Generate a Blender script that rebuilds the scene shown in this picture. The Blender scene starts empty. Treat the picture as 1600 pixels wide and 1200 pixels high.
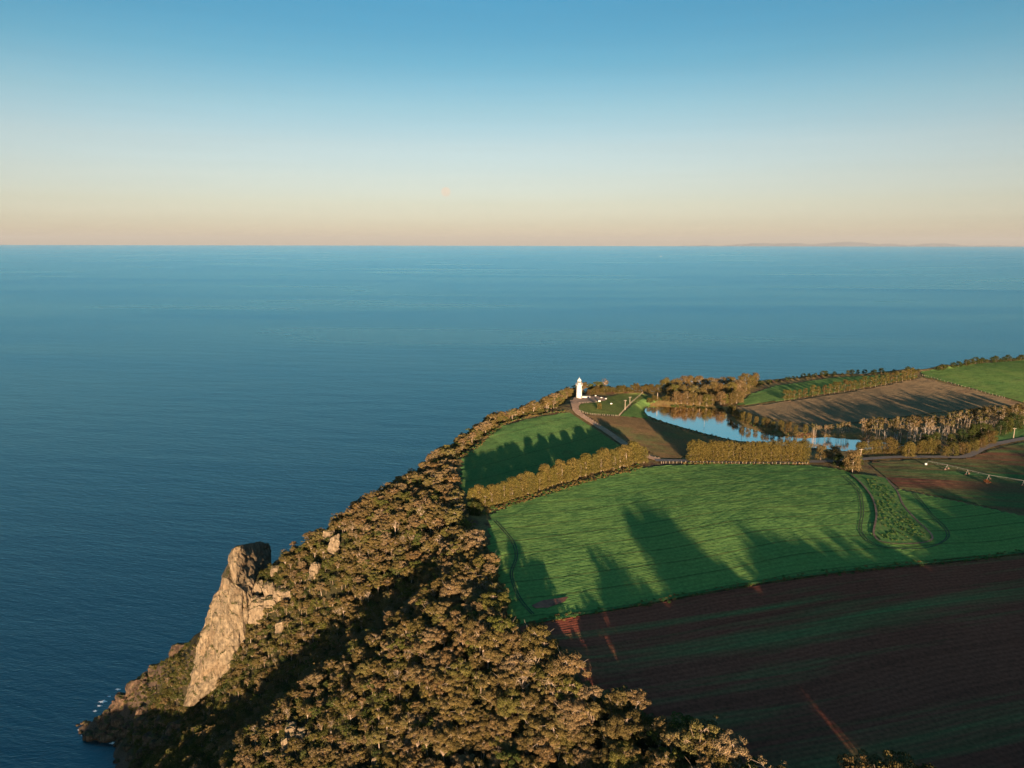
import bpy, bmesh, math, random
import numpy as np
from mathutils import Vector, noise
from mathutils.geometry import delaunay_2d_cdt

# ------------------------------------------------------------------ camera, sky, sun, exposure
sc = bpy.context.scene
COL = sc.collection
R = math.radians
F, PITCH, CZ = 1110.0, R(11.27), 275.0
SUN_EL, SUN_AZ = R(5.6), R(174.7)          # low sun behind the camera, opposite the moon

cam = bpy.data.cameras.new('camera')
camo = bpy.data.objects.new('camera', cam); COL.objects.link(camo); sc.camera = camo
cam.sensor_width = 36; cam.lens = 36 * F / 1600
cam.clip_start = 1; cam.clip_end = 900000
camo.location = (0, 0, CZ); camo.rotation_euler = (R(90) - PITCH, R(-0.1), 0)

world = bpy.data.worlds.new('World'); sc.world = world; world.use_nodes = True
wn = world.node_tree; wl = wn.links
sky = wn.nodes.new('ShaderNodeTexSky'); sky.sky_type = 'NISHITA'; sky.sun_disc = False
sky.sun_elevation = R(6.0); sky.sun_rotation = SUN_AZ; sky.altitude = 275
sky.air_density = 1.0; sky.dust_density = 1.0; sky.ozone_density = 2.5
# evening sky tint by elevation, same all round; brightened overhead to fill shaded land
tc = wn.nodes.new('ShaderNodeTexCoord'); sep = wn.nodes.new('ShaderNodeSeparateXYZ')
wl.new(tc.outputs['Generated'], sep.inputs[0])
mp = wn.nodes.new('ShaderNodeMapRange'); mp.inputs[1].default_value = 0; mp.inputs[2].default_value = 1.0
wl.new(sep.outputs['Z'], mp.inputs[0])
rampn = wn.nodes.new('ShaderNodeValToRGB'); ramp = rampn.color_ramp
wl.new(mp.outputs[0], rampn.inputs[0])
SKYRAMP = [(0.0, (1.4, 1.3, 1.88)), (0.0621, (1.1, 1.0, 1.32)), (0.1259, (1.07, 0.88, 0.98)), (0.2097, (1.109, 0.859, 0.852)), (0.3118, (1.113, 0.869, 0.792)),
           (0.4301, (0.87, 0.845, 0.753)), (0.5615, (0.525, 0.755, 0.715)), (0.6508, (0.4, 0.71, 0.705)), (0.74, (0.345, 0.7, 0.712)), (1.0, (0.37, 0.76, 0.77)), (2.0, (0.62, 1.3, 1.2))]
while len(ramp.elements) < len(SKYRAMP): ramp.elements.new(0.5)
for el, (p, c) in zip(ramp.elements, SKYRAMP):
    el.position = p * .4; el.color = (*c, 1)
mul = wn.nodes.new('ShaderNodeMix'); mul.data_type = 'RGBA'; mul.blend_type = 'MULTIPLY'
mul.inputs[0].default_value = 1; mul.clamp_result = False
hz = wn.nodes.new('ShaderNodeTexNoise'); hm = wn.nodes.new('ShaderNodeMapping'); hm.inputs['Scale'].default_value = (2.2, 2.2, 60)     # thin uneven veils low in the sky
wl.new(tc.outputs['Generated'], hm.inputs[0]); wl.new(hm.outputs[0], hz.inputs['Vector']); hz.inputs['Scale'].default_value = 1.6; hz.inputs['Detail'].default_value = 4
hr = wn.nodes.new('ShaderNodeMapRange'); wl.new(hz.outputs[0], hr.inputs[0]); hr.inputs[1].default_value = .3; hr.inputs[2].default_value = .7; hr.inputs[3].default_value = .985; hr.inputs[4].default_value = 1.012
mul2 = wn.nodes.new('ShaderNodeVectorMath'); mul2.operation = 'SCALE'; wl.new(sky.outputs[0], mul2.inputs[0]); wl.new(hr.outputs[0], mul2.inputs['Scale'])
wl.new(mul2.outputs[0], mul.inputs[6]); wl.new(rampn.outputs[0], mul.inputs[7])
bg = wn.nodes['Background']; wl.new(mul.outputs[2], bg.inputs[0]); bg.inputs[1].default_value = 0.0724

sun = bpy.data.lights.new('sun', 'SUN'); suno = bpy.data.objects.new('sun', sun); COL.objects.link(suno)
sun.energy = 4.9; sun.angle = R(0.75); sun.color = (1.0, 0.69, 0.42)
sdir = Vector((-math.sin(R(5.3)) * math.cos(SUN_EL), math.cos(R(5.3)) * math.cos(SUN_EL), -math.sin(SUN_EL)))
suno.rotation_euler = sdir.to_track_quat('-Z', 'Y').to_euler()
suno.location = (0, 0, 400)

vs = sc.view_settings; vs.view_transform = 'Standard'; vs.look = 'None'; vs.gamma = 1; vs.exposure = 1.75
sc.cycles.max_bounces = 6; sc.cycles.transparent_max_bounces = 8; sc.cycles.diffuse_bounces = 2
sc.cycles.volume_bounces = 0; sc.cycles.caustics_reflective = False; sc.cycles.caustics_refractive = False

# ------------------------------------------------------------------ helpers
rng = np.random.default_rng(7); random.seed(7)

def ray(px, py):
    dx, dy = px - 800.0, py - 600.0
    c, s = math.cos(PITCH), math.sin(PITCH)
    return dx, F * c - dy * s, -(dy * c + F * s)
def on_z(px, py, z=150.0):
    a, b, c = ray(px, py); t = (z - CZ) / c
    return a * t, b * t
def on_y(px, py, Y):
    a, b, c = ray(px, py); t = Y / b
    return Vector((a * t, Y, CZ + c * t))
def project(x, y, z):
    c, s = math.cos(PITCH), math.sin(PITCH); d = z - CZ
    depth = y * c - d * s; up = y * s + d * c
    return 800 + F * x / depth, 600 - F * up / depth, depth

def tag(o, label=None, cat=None, group=None, kind=None):
    for k, v in (('label', label), ('category', cat), ('group', group), ('kind', kind)):
        if v: o[k] = v
    return o
def empty(name, loc=(0, 0, 0), rz=0):
    o = bpy.data.objects.new(name, None); COL.objects.link(o)
    o.location = loc; o.rotation_euler = (0, 0, rz); o.empty_display_size = .5
    return o
def mesh_obj(name, v, f, mat=None, parent=None, smooth=False, link=True):
    me = bpy.data.meshes.new(name); me.from_pydata([tuple(p) for p in v], [], [tuple(q) for q in f]); me.update()
    if mat is not None:
        for m in (mat if isinstance(mat, (list, tuple)) else [mat]): me.materials.append(m)
    if smooth: me.polygons.foreach_set('use_smooth', [True] * len(me.polygons))
    o = bpy.data.objects.new(name, me)
    if link: COL.objects.link(o)
    if parent: o.parent = parent
    return o
class MB:
    def __init__(s): s.v = []; s.f = []
    def add(s, v, f):
        n = len(s.v); s.v.extend(tuple(p) for p in v); s.f.extend(tuple(i + n for i in q) for q in f)
    def box(s, c, d, rz=0):
        x, y, z = c; a, b, h = d[0] / 2, d[1] / 2, d[2] / 2; cs, sn = math.cos(rz), math.sin(rz)
        pts = [(x + i * a * cs - j * b * sn, y + i * a * sn + j * b * cs, z + k * h) for k in (-1, 1) for i, j in ((-1, -1), (1, -1), (1, 1), (-1, 1))]
        s.add(pts, [(3, 2, 1, 0), (4, 5, 6, 7), (0, 1, 5, 4), (1, 2, 6, 5), (2, 3, 7, 6), (3, 0, 4, 7)])
    def tube(s, pts, rad, n=5, cap=True):
        pts = [Vector(p) for p in pts]; base = len(s.v); m = len(pts)
        if not hasattr(rad, '__len__'): rad = [rad] * m
        for i, p in enumerate(pts):
            d = (pts[min(i + 1, m - 1)] - pts[max(i - 1, 0)]).normalized()
            a = d.orthogonal().normalized() if abs(d.z) > .95 else d.cross(Vector((0, 0, 1))).normalized()
            b = d.cross(a)
            for k in range(n):
                w = 2 * math.pi * k / n
                s.v.append(tuple(p + (a * math.cos(w) + b * math.sin(w)) * rad[i]))
        for i in range(m - 1):
            for k in range(n):
                k2 = (k + 1) % n
                s.f.append((base + i * n + k, base + i * n + k2, base + (i + 1) * n + k2, base + (i + 1) * n + k))
        if cap:
            s.f.append(tuple(base + k for k in reversed(range(n)))); s.f.append(tuple(base + (m - 1) * n + k for k in range(n)))
    def lathe(s, prof, n=24, c=(0, 0, 0)):
        base = len(s.v); m = len(prof)
        for r, z in prof:
            for k in range(n):
                w = 2 * math.pi * k / n; s.v.append((c[0] + r * math.cos(w), c[1] + r * math.sin(w), c[2] + z))
        for i in range(m - 1):
            for k in range(n):
                k2 = (k + 1) % n
                s.f.append((base + i * n + k, base + i * n + k2, base + (i + 1) * n + k2, base + (i + 1) * n + k))
        s.f.append(tuple(base + k for k in reversed(range(n)))); s.f.append(tuple(base + (m - 1) * n + k for k in range(n)))
    def build(s, name, mat, parent=None, smooth=False, link=True):
        return mesh_obj(name, s.v, s.f, mat, parent, smooth, link)

# ------------------------------------------------------------------ materials
def new_mat(name):
    m = bpy.data.materials.new(name); m.use_nodes = True
    nt = m.node_tree; b = nt.nodes['Principled BSDF']
    b.inputs['Specular IOR Level'].default_value = .15; b.inputs['Roughness'].default_value = .9
    return m, nt, b
def N(nt, t, **kw):
    n = nt.nodes.new(t)
    for k, v in kw.items(): setattr(n, k, v)
    return n
def noise_tex(nt, scale, detail=4, rough=.55, vec=None, dist=0):
    n = N(nt, 'ShaderNodeTexNoise'); n.inputs['Scale'].default_value = scale; n.inputs['Detail'].default_value = detail
    n.inputs['Roughness'].default_value = rough; n.inputs['Distortion'].default_value = dist
    if vec is not None: nt.links.new(vec, n.inputs['Vector'])
    return n
def ramp_node(nt, fac, stops):
    r = N(nt, 'ShaderNodeValToRGB'); e = r.color_ramp.elements
    while len(e) < len(stops): e.new(.5)
    for el, (p, c) in zip(e, stops):
        el.position = p; el.color = (*c, 1) if len(c) == 3 else c
    nt.links.new(fac, r.inputs[0]); return r
def mix(nt, a, b, fac, mode='MIX'):
    m = N(nt, 'ShaderNodeMix', data_type='RGBA', blend_type=mode)
    for s, i in ((fac, 0), (a, 6), (b, 7)):
        if isinstance(s, (int, float)): m.inputs[i].default_value = s
        elif isinstance(s, tuple): m.inputs[i].default_value = (*s, 1)
        else: nt.links.new(s, m.inputs[i])
    return m.outputs[2]
def coords(nt, scale=(1, 1, 1), rot=0):
    t = N(nt, 'ShaderNodeTexCoord'); m = N(nt, 'ShaderNodeMapping')
    m.inputs['Scale'].default_value = scale; m.inputs['Rotation'].default_value = (0, 0, rot)
    # rotate first, then stretch
    if rot:
        m.inputs['Scale'].default_value = (1, 1, 1)
        m2 = N(nt, 'ShaderNodeMapping'); m2.inputs['Scale'].default_value = scale
        nt.links.new(t.outputs['Object'], m.inputs[0]); nt.links.new(m.outputs[0], m2.inputs[0]); return m2.outputs[0]
    nt.links.new(t.outputs['Object'], m.inputs[0]); return m.outputs[0]
def bump(nt, b, height, dist=.3, strength=1):
    n = N(nt, 'ShaderNodeBump'); n.inputs['Distance'].default_value = dist; n.inputs['Strength'].default_value = strength
    nt.links.new(height, n.inputs['Height']); nt.links.new(n.outputs[0], b.inputs['Normal']); return n
def ridged(nt, ang, color, w=(.56, .05, .39), tilt=.975):
    """stalks and clods too fine to model: shading normals lean mostly sunward so the surface looks more sunlit"""
    out = nt.nodes['Material Output']; nx_, ny_ = -math.sin(ang), math.cos(ang); h = math.sqrt(1 - tilt * tilt); sh = []
    for nrm in ((-nx_ * tilt, -ny_ * tilt, h), (nx_ * tilt, ny_ * tilt, h), (0, 0, 1)):
        d = N(nt, 'ShaderNodeBsdfDiffuse'); nt.links.new(color, d.inputs[0]); c = N(nt, 'ShaderNodeCombineXYZ')
        for k in range(3): c.inputs[k].default_value = nrm[k]
        nt.links.new(c.outputs[0], d.inputs['Normal']); sh.append(d)
    m1 = N(nt, 'ShaderNodeMixShader'); m1.inputs[0].default_value = w[1] / (w[0] + w[1]); nt.links.new(sh[0].outputs[0], m1.inputs[1]); nt.links.new(sh[1].outputs[0], m1.inputs[2])
    m2 = N(nt, 'ShaderNodeMixShader'); m2.inputs[0].default_value = w[2]; nt.links.new(m1.outputs[0], m2.inputs[1]); nt.links.new(sh[2].outputs[0], m2.inputs[2])
    nt.links.new(m2.outputs[0], out.inputs[0])
def plain(name, col, rough=.8, var=.25, scale=1.5, metal=0, spec=.2):
    m, nt, b = new_mat(name); v = coords(nt); n = noise_tex(nt, scale, 5, .6, v)
    r = ramp_node(nt, n.outputs[0], [(.3, tuple(c * (1 - var) for c in col)), (.7, tuple(min(1, c * (1 + var)) for c in col))])
    nt.links.new(r.outputs[0], b.inputs['Base Color']); b.inputs['Roughness'].default_value = rough
    b.inputs['Metallic'].default_value = metal; b.inputs['Specular IOR Level'].default_value = spec
    return m
def leaf_mat(name, cols, trans=.2):
    """leaves: hue differs from tree to tree and from clump to clump"""
    m = bpy.data.materials.new(name); m.use_nodes = True; nt = m.node_tree
    nt.nodes.remove(nt.nodes['Principled BSDF']); out = nt.nodes['Material Output']
    oi = N(nt, 'ShaderNodeObjectInfo'); k = len(cols)
    r = ramp_node(nt, oi.outputs['Random'], [(i / max(1, k - 1), c) for i, c in enumerate(cols)])
    n = noise_tex(nt, .55, 3, .6, coords(nt))
    v = ramp_node(nt, n.outputs[0], [(.3, (.62, .66, .62)), (.7, (1.4, 1.3, 1.2))])
    geo = N(nt, 'ShaderNodeNewGeometry')
    c2 = ramp_node(nt, geo.outputs['Random Per Island'], [(0, (.7, .75, .7)), (1, (1.3, 1.25, 1.3))])
    c = mix(nt, mix(nt, r.outputs[0], v.outputs[0], 1.0, 'MULTIPLY'), c2.outputs[0], 1.0, 'MULTIPLY')
    d = N(nt, 'ShaderNodeBsdfDiffuse'); t = N(nt, 'ShaderNodeBsdfTranslucent'); ms = N(nt, 'ShaderNodeMixShader')
    nt.links.new(c, d.inputs[0]); nt.links.new(c, t.inputs[0]); ms.inputs[0].default_value = trans
    nt.links.new(d.outputs[0], ms.inputs[1]); nt.links.new(t.outputs[0], ms.inputs[2]); nt.links.new(ms.outputs[0], out.inputs[0])
    return m

M = {}
M['gum_leaf'] = leaf_mat('gum_leaf', [(.085, .07, .03), (.13, .1, .044), (.1, .085, .032), (.16, .115, .062), (.115, .094, .034), (.19, .145, .088), (.13, .088, .042), (.1, .1, .03), (.15, .125, .06)])
M['green_leaf'] = leaf_mat('green_leaf', [(.075, .085, .024), (.1, .105, .03), (.06, .08, .025)])
M['shrub_leaf'] = leaf_mat('shrub_leaf', [(.045, .06, .02), (.07, .075, .024), (.095, .085, .028), (.04, .06, .024), (.11, .095, .032)])
M['pine_leaf'] = leaf_mat('pine_leaf', [(.11, .092, .032), (.13, .104, .037), (.095, .088, .03), (.115, .1, .03)])
M['hedge_leaf'] = leaf_mat('hedge_leaf', [(.105, .09, .03), (.12, .095, .032), (.095, .085, .028)])
M['dark_leaf'] = leaf_mat('dark_leaf', [(.028, .045, .02), (.04, .055, .018), (.055, .06, .02)])
M['olive_leaf'] = leaf_mat('olive_leaf', [(.075, .07, .025), (.1, .085, .03), (.09, .065, .03)])
M['bark'] = plain('bark', (.2, .15, .11), .85, .4, 2.0)
M['pale_bark'] = plain('pale_bark', (.3, .24, .19), .85, .35, 2.0)
M['dead_bark'] = plain('dead_bark', (.3, .26, .23), .85, .35, 2.0)

# ------------------------------------------------------------------ terrain heights
def poly_sd(X, Y, P):
    """signed distance to a polygon, positive inside"""
    P = np.asarray(P, float); n = len(P); D = np.full(X.shape, 1e18); ins = np.zeros(X.shape, bool)
    for i in range(n):
        a, b = P[i], P[(i + 1) % n]; e = b - a; L = e @ e
        wx, wy = X - a[0], Y - a[1]
        t = np.clip((wx * e[0] + wy * e[1]) / max(L, 1e-9), 0, 1)
        D = np.minimum(D, (wx - t * e[0]) ** 2 + (wy - t * e[1]) ** 2)
        c = (a[1] > Y) != (b[1] > Y)
        with np.errstate(divide='ignore', invalid='ignore'):
            ins ^= c & (X < e[0] * (Y - a[1]) / (e[1] if e[1] else 1e-9) + a[0])
    D = np.sqrt(D); return np.where(ins, D, -D)
def sstep(a, b, x):
    t = np.clip((x - a) / (b - a), 0, 1); return t * t * (3 - 2 * t)

NEAR_EDGE = [(1190, 1200), (1100, 1128), (1020, 1078), (945, 1045), (872, 988), (818, 968), (790, 900), (765, 850), (735, 805), (712, 752), (713, 716), (735, 696), (780, 661), (830, 647), (872, 641)]
FAR_EDGE = [(884, 620), (915, 614), (960, 610), (1000, 612), (1045, 611), (1100, 605), (1160, 600), (1200, 592), (1290, 583), (1420, 577), (1470, 571), (1530, 562), (1600, 558), (1760, 556)]
def plateau(x, y):
    z = 150 + 6.5 * np.exp(-(((x - 420) / 170) ** 2 + ((y - 690) / 110) ** 2))
    z = z + 1.6 * np.exp(-(((x - 110) / 90) ** 2 + ((y - 320) / 70) ** 2))
    z = z + 13 * np.exp(-(((x - 400) / 95) ** 2 + ((y - 60) / 110) ** 2))  # unseen rise, added so the gum belt's shadows reach farther
    z = z + 8.0 * np.exp(-(((x - 15) / 75) ** 2 + ((y - 500) / 85) ** 2))
    z = z + 1.0 * np.sin(x / 47 + 1.3) * np.sin(y / 61) * sstep(0, 60, x)
    return z
def on_p(px, py):
    z = 150.
    for _ in range(8): x, y = on_z(px, py, z); z = float(plateau(x, y))
    return x, y
NEAR_EDGE = [(x - 26, y + 28) if y > 960 else (x - 8, y + 8) if y > 790 else (x, y) for x, y in NEAR_EDGE]
near_w = [on_p(*p) for p in NEAR_EDGE]; far_w = [on_p(*p) for p in FAR_EDGE]
LAND = [(95, -140), (95, 60), (80, 125)] + near_w + far_w + [(860, 800), (860, -140)]
POND = [on_z(*p, 147.6) for p in [(1008, 642), (1014, 634), (1035, 633), (1062, 635), (1100, 637), (1132, 641), (1136, 651), (1150, 662), (1180, 672), (1215, 680), (1260, 683), (1300, 682), (1400, 690), (1420, 696), (1370, 703), (1325, 706), (1290, 702), (1250, 699), (1200, 694), (1150, 689), (1110, 680), (1075, 671), (1040, 661), (1016, 652)]]

C = []
def cp(px, py, Y, canopy=7): p = on_y(px, py, Y); C.append((p.x, p.y, p.z - canopy))
for a in [(713, 865, 270), (640, 960, 255), (560, 1020, 245), (500, 1073, 240), (400, 1140, 240), (300, 1200, 245), (900, 1200, 164), (700, 1200, 185), (500, 1200, 210),
          (560, 785, 368), (480, 825, 360), (430, 845, 355, 10), (600, 850, 325), (700, 800, 318), (500, 950, 315), (450, 1030, 300), (450, 940, 325), (400, 1000, 318), (300, 1120, 295), (200, 1200, 297),
          (550, 900, 318), (640, 800, 335), (660, 740, 375)]: cp(*a)
for a in [(310, 990, 375), (250, 1035, 371), (190, 1085, 368)]: cp(*a, 1)
C += [(-15, 292, 142), (-44, 281, 115), (-74, 275, 96), (-110, 283, 71), (-145, 297, 48), (-185, 314, 12),
      (-166, 327, 38), (-150, 326, 52), (-132, 319, 72), (-148, 353, 98), (-137, 352, 99), (-172, 349, 60), (-185, 352, 42), (-205, 352, 20),
      (-247, 364, 1), (-222, 347, -2), (-232, 352, -1), (-212, 334, 0), (-228, 290, -2), (-262, 232, -2), (-258, 170, -2), (-232, 214, 12), (-212, 222, 22), (-200, 172, 30), (-185, 240, 30), (-200, 262, 15), (-190, 100, -3), (-160, 0, -3), (-160, -120, -3),  # includes an added, unseen spur that shades the foot of the sea ridge
      (-110, 180, 58), (-60, 120, 88), (0, 100, 128), (-80, 50, 60), (20, 0, 140), (30, -120, 140), (-70, -120, 60), (50, 120, 143),
      (-240, 392, -5), (-205, 402, -2), (-180, 400, 12), (-160, 405, 20), (-130, 415, 45), (-150, 440, -2), (-110, 440, 50), (-100, 470, 50), (-130, 500, -3), (-60, 510, 90), (-95, 560, -3), (-10, 610, 70), (-50, 650, -3)]
C += [(-320, y, -18) for y in range(-120, 1000, 120)]
for (x, y) in near_w:
    C.append((x, y, float(plateau(x, y))))
def offs(P, d):
    out = []
    for i in range(len(P)):
        a, b = P[max(0, i - 1)], P[min(len(P) - 1, i + 1)]; tx, ty = b[0] - a[0], b[1] - a[1]; L = math.hypot(tx, ty)
        out.append((P[i][0] - ty / L * d, P[i][1] + tx / L * d))
    return out
C += [(x, y, float(plateau(x, y))) for x, y in far_w] + [(x, y, 118) for x, y in offs(far_w, 24)] + [(x, y, -4) for x, y in offs(far_w, 110)] + [(x, y, -15) for x, y in offs(far_w, 190)]
for q in offs(near_w, -22): C.append((q[0], q[1], float(plateau(q[0], q[1]))))
C = np.array(C, float)
def rbf_fit(C):
    d = np.hypot(C[:, None, 0] - C[None, :, 0], C[:, None, 1] - C[None, :, 1])
    return np.linalg.solve(d + 1e-6 * np.eye(len(C)), C[:, 2])
Wt = rbf_fit(C)
GX0, GX1, GY0, GY1, GS = -330.0, 860.0, -130.0, 1000.0, 2.5
gx = np.arange(GX0, GX1 + .1, GS); gy = np.arange(GY0, GY1 + .1, GS)
GX, GY = np.meshgrid(gx, gy)
Z = np.zeros_like(GX)
for c, w in zip(C, Wt): Z += w * np.hypot(GX - c[0], GY - c[1])
SD = poly_sd(GX, GY, LAND)
def vnoise(X, Y, s, seed):
    """smooth value noise"""
    r = np.random.default_rng(seed).random((256, 256)); u, v = X / s + 500, Y / s + 500
    i, j = np.floor(u).astype(int), np.floor(v).astype(int); fu, fv = u - i, v - j
    fu = fu * fu * (3 - 2 * fu); fv = fv * fv * (3 - 2 * fv); g = lambda a, b: r[a % 256, b % 256]
    return (g(i, j) * (1 - fu) + g(i + 1, j) * fu) * (1 - fv) + (g(i, j + 1) * (1 - fu) + g(i + 1, j + 1) * fu) * fv
tipz = np.exp(-(((GX + 225) / 32) ** 2 + ((GY - 358) / 24) ** 2))
fr = (1 + 1.2 * tipz) * ((vnoise(GX, GY, 4, 3) - .5) * 2.4 + (vnoise(GX, GY, 9, 2) - .5) * 3) + (vnoise(GX, GY, 22, 1) - .5) * 6
fr_old = (vnoise(GX, GY, 22, 1) - .5) * 6 + (vnoise(GX, GY, 9, 2) - .5) * 3 + (vnoise(GX, GY, 4, 3) - .5) * 1.6
wP = sstep(-10, 14, SD)
Z = wP * plateau(GX, GY) + (1 - wP) * (Z + fr)
SDP = poly_sd(GX, GY, POND)
Z = np.minimum(Z, np.where(SDP > -7, 147.6 + sstep(0, 7, -SDP) * 3.2 - sstep(0, 5, SDP) * 2.5, 1e9))
def H(x, y):
    u = min(max((x - GX0) / GS, 0), len(gx) - 1.001); v = min(max((y - GY0) / GS, 0), len(gy) - 1.001)
    i, j = int(u), int(v); a, b = u - i, v - j
    return float((Z[j, i] * (1 - a) + Z[j, i + 1] * a) * (1 - b) + (Z[j + 1, i] * (1 - a) + Z[j + 1, i + 1] * a) * b)
def at(px, py):
    """where the sight line through a photograph pixel meets the terrain"""
    a, b, c = ray(px, py); t = (175 - CZ) / c; dt = 1.2 / math.hypot(a, b); tmax = 1300 / math.hypot(a, b)
    while t < tmax:
        if CZ + c * t <= H(a * t, b * t):
            lo, hi = t - dt, t
            for _ in range(14):
                m = (lo + hi) / 2
                if CZ + c * m <= H(a * m, b * m): hi = m
                else: lo = m
            return Vector((a * hi, b * hi, H(a * hi, b * hi)))
        t += dt
    x, y = on_z(px, py); return Vector((x, y, 150))

# ------------------------------------------------------------------ sea
SEA_R, SEA_BUMP, SEA_IOR, SEA_TINT, SEA_BODY = .3, .46, 2.0, (.44, .86, .97), (0, .014, .022)
def sea_material():
    m = bpy.data.materials.new('sea_water'); m.use_nodes = True; nt = m.node_tree
    nt.nodes.remove(nt.nodes['Principled BSDF']); out = nt.nodes['Material Output']
    n1 = noise_tex(nt, .11, 3, .6, coords(nt, (.45, 1.6, 1), R(14)), .3)
    n2 = noise_tex(nt, .42, 3, .6, coords(nt, (.5, 1.5, 1), R(-8)), .2)
    n3 = noise_tex(nt, .02, 2, .5, coords(nt, (.4, 1.4, 1), R(8)))
    def madd(a, k, c):
        q = N(nt, 'ShaderNodeMath', operation='MULTIPLY_ADD'); nt.links.new(a, q.inputs[0]); q.inputs[1].default_value = k; nt.links.new(c, q.inputs[2]); return q.outputs[0]
    h = madd(n3.outputs[0], 2.5, madd(n1.outputs[0], 1.6, n2.outputs[0]))
    bp_ = N(nt, 'ShaderNodeBump'); bp_.inputs['Distance'].default_value = SEA_BUMP; nt.links.new(h, bp_.inputs['Height'])
    gl = N(nt, 'ShaderNodeBsdfGlossy', distribution='BECKMANN'); gl.inputs[0].default_value = (*SEA_TINT, 1)
    df = N(nt, 'ShaderNodeBsdfDiffuse'); df.inputs[0].default_value = (*SEA_BODY, 1)
    cn = N(nt, 'ShaderNodeCombineXYZ'); cn.inputs[1].default_value = .11; cn.inputs[2].default_value = .99; nt.links.new(cn.outputs[0], df.inputs['Normal'])   # the low sun skips off the surface: the body is lit by the sky
    fr_ = N(nt, 'ShaderNodeFresnel'); fr_.inputs[0].default_value = SEA_IOR
    for q in (gl.inputs['Normal'], fr_.inputs['Normal']): nt.links.new(bp_.outputs[0], q)
    # wind lanes and calm streaks roughen the surface unevenly
    n4 = noise_tex(nt, .0012, 3, .5, coords(nt, (.35, 2.2, 1), R(4)), .5)
    r = N(nt, 'ShaderNodeMapRange'); nt.links.new(n4.outputs[0], r.inputs[0]); r.inputs[1].default_value = .3; r.inputs[2].default_value = .7
    r.inputs[3].default_value = SEA_R - .04; r.inputs[4].default_value = SEA_R + .05; nt.links.new(r.outputs[0], gl.inputs['Roughness'])
    ms = N(nt, 'ShaderNodeMixShader'); nt.links.new(fr_.outputs[0], ms.inputs[0]); nt.links.new(df.outputs[0], ms.inputs[1]); nt.links.new(gl.outputs[0], ms.inputs[2])
    nt.links.new(ms.outputs[0], out.inputs[0]); return m
M['sea'] = sea_material()
so = mesh_obj('sea', [(-62000, -4000, 0), (62000, -4000, 0), (62000, 60000, 0), (-62000, 60000, 0)], [(0, 1, 2, 3)], M['sea'])
tag(so, 'calm blue teal sea reaching to the horizon', 'sea', kind='structure')

# ------------------------------------------------------------------ ground sheet
def terrain_material():
    m, nt, b = new_mat('headland_ground')
    at_ = N(nt, 'ShaderNodeVertexColor'); at_.layer_name = 'zone'; sp = N(nt, 'ShaderNodeSeparateColor'); nt.links.new(at_.outputs[0], sp.inputs[0])
    v = coords(nt); n1 = noise_tex(nt, .12, 6, .6, v); n2 = noise_tex(nt, .7, 5, .6, v); n3 = noise_tex(nt, 2.5, 4, .6, v)
    litter = ramp_node(nt, n2.outputs[0], [(.3, (.018, .022, .01)), (.55, (.04, .036, .016)), (.75, (.07, .055, .028))]).outputs[0]
    soil = ramp_node(nt, n2.outputs[0], [(.3, (.075, .036, .022)), (.7, (.13, .064, .036))]).outputs[0]
    grass = ramp_node(nt, n2.outputs[0], [(.3, (.12, .1, .035)), (.7, (.24, .16, .065))]).outputs[0]
    gs = ramp_node(nt, n1.outputs[0], [(.36, (0, 0, 0)), (.5, (1, 1, 1))]).outputs[0]
    top = mix(nt, soil, grass, gs)
    rock = ramp_node(nt, n3.outputs[0], [(.3, (.04, .03, .024)), (.55, (.1, .07, .05)), (.75, (.17, .12, .085))]).outputs[0]
    c = mix(nt, top, litter, sp.outputs[2]); c = mix(nt, c, rock, sp.outputs[0]); nt.links.new(c, b.inputs['Base Color']); bump(nt, b, n3.outputs[0], .9, .9); return m
M['ground'] = terrain_material()
ny, nx = Z.shape
idx = np.arange(nx * ny).reshape(ny, nx)
quads = np.stack([idx[:-1, :-1], idx[:-1, 1:], idx[1:, 1:], idx[1:, :-1]], -1).reshape(-1, 4)
zmax = np.maximum.reduce([Z.ravel()[quads[:, k]] for k in range(4)]); quads = quads[zmax > -6]
me = bpy.data.meshes.new('headland')
me.vertices.add(nx * ny); me.vertices.foreach_set('co', np.stack([GX, GY, Z], -1).astype(np.float32).ravel())
me.loops.add(len(quads) * 4); me.loops.foreach_set('vertex_index', quads.ravel().astype(np.int32))
me.polygons.add(len(quads)); me.polygons.foreach_set('loop_start', np.arange(0, len(quads) * 4, 4, dtype=np.int32))
me.polygons.foreach_set('loop_total', np.full(len(quads), 4, np.int32)); me.polygons.foreach_set('use_smooth', np.ones(len(quads), bool))
me.update(calc_edges=True); me.validate()
gzx, gzy = np.gradient(Z, GS)[1], np.gradient(Z, GS)[0]; steep = np.hypot(gzx, gzy)
tip = np.exp(-(((GX + 222) / 34) ** 2 + ((GY - 362) / 16) ** 2))
rockm = np.clip(sstep(9, 2, Z + (fr * .8)) * (SD < 0) + sstep(.35, .6, tip + fr * .02) + sstep(1.7, 2.4, steep) * (SD < -4), 0, 1)
forest = sstep(2, -4, SD)
cols = np.zeros((nx * ny, 4), np.float32); cols[:, 0] = rockm.ravel(); cols[:, 2] = forest.ravel(); cols[:, 3] = 1
ca = me.color_attributes.new('zone', 'FLOAT_COLOR', 'POINT'); ca.data.foreach_set('color', cols.ravel())
me.materials.append(M['ground'])
go = bpy.data.objects.new('headland_ground', me); COL.objects.link(go)
tag(go, 'headland ground falling from flat farmland to the sea', 'headland', kind='structure')

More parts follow.
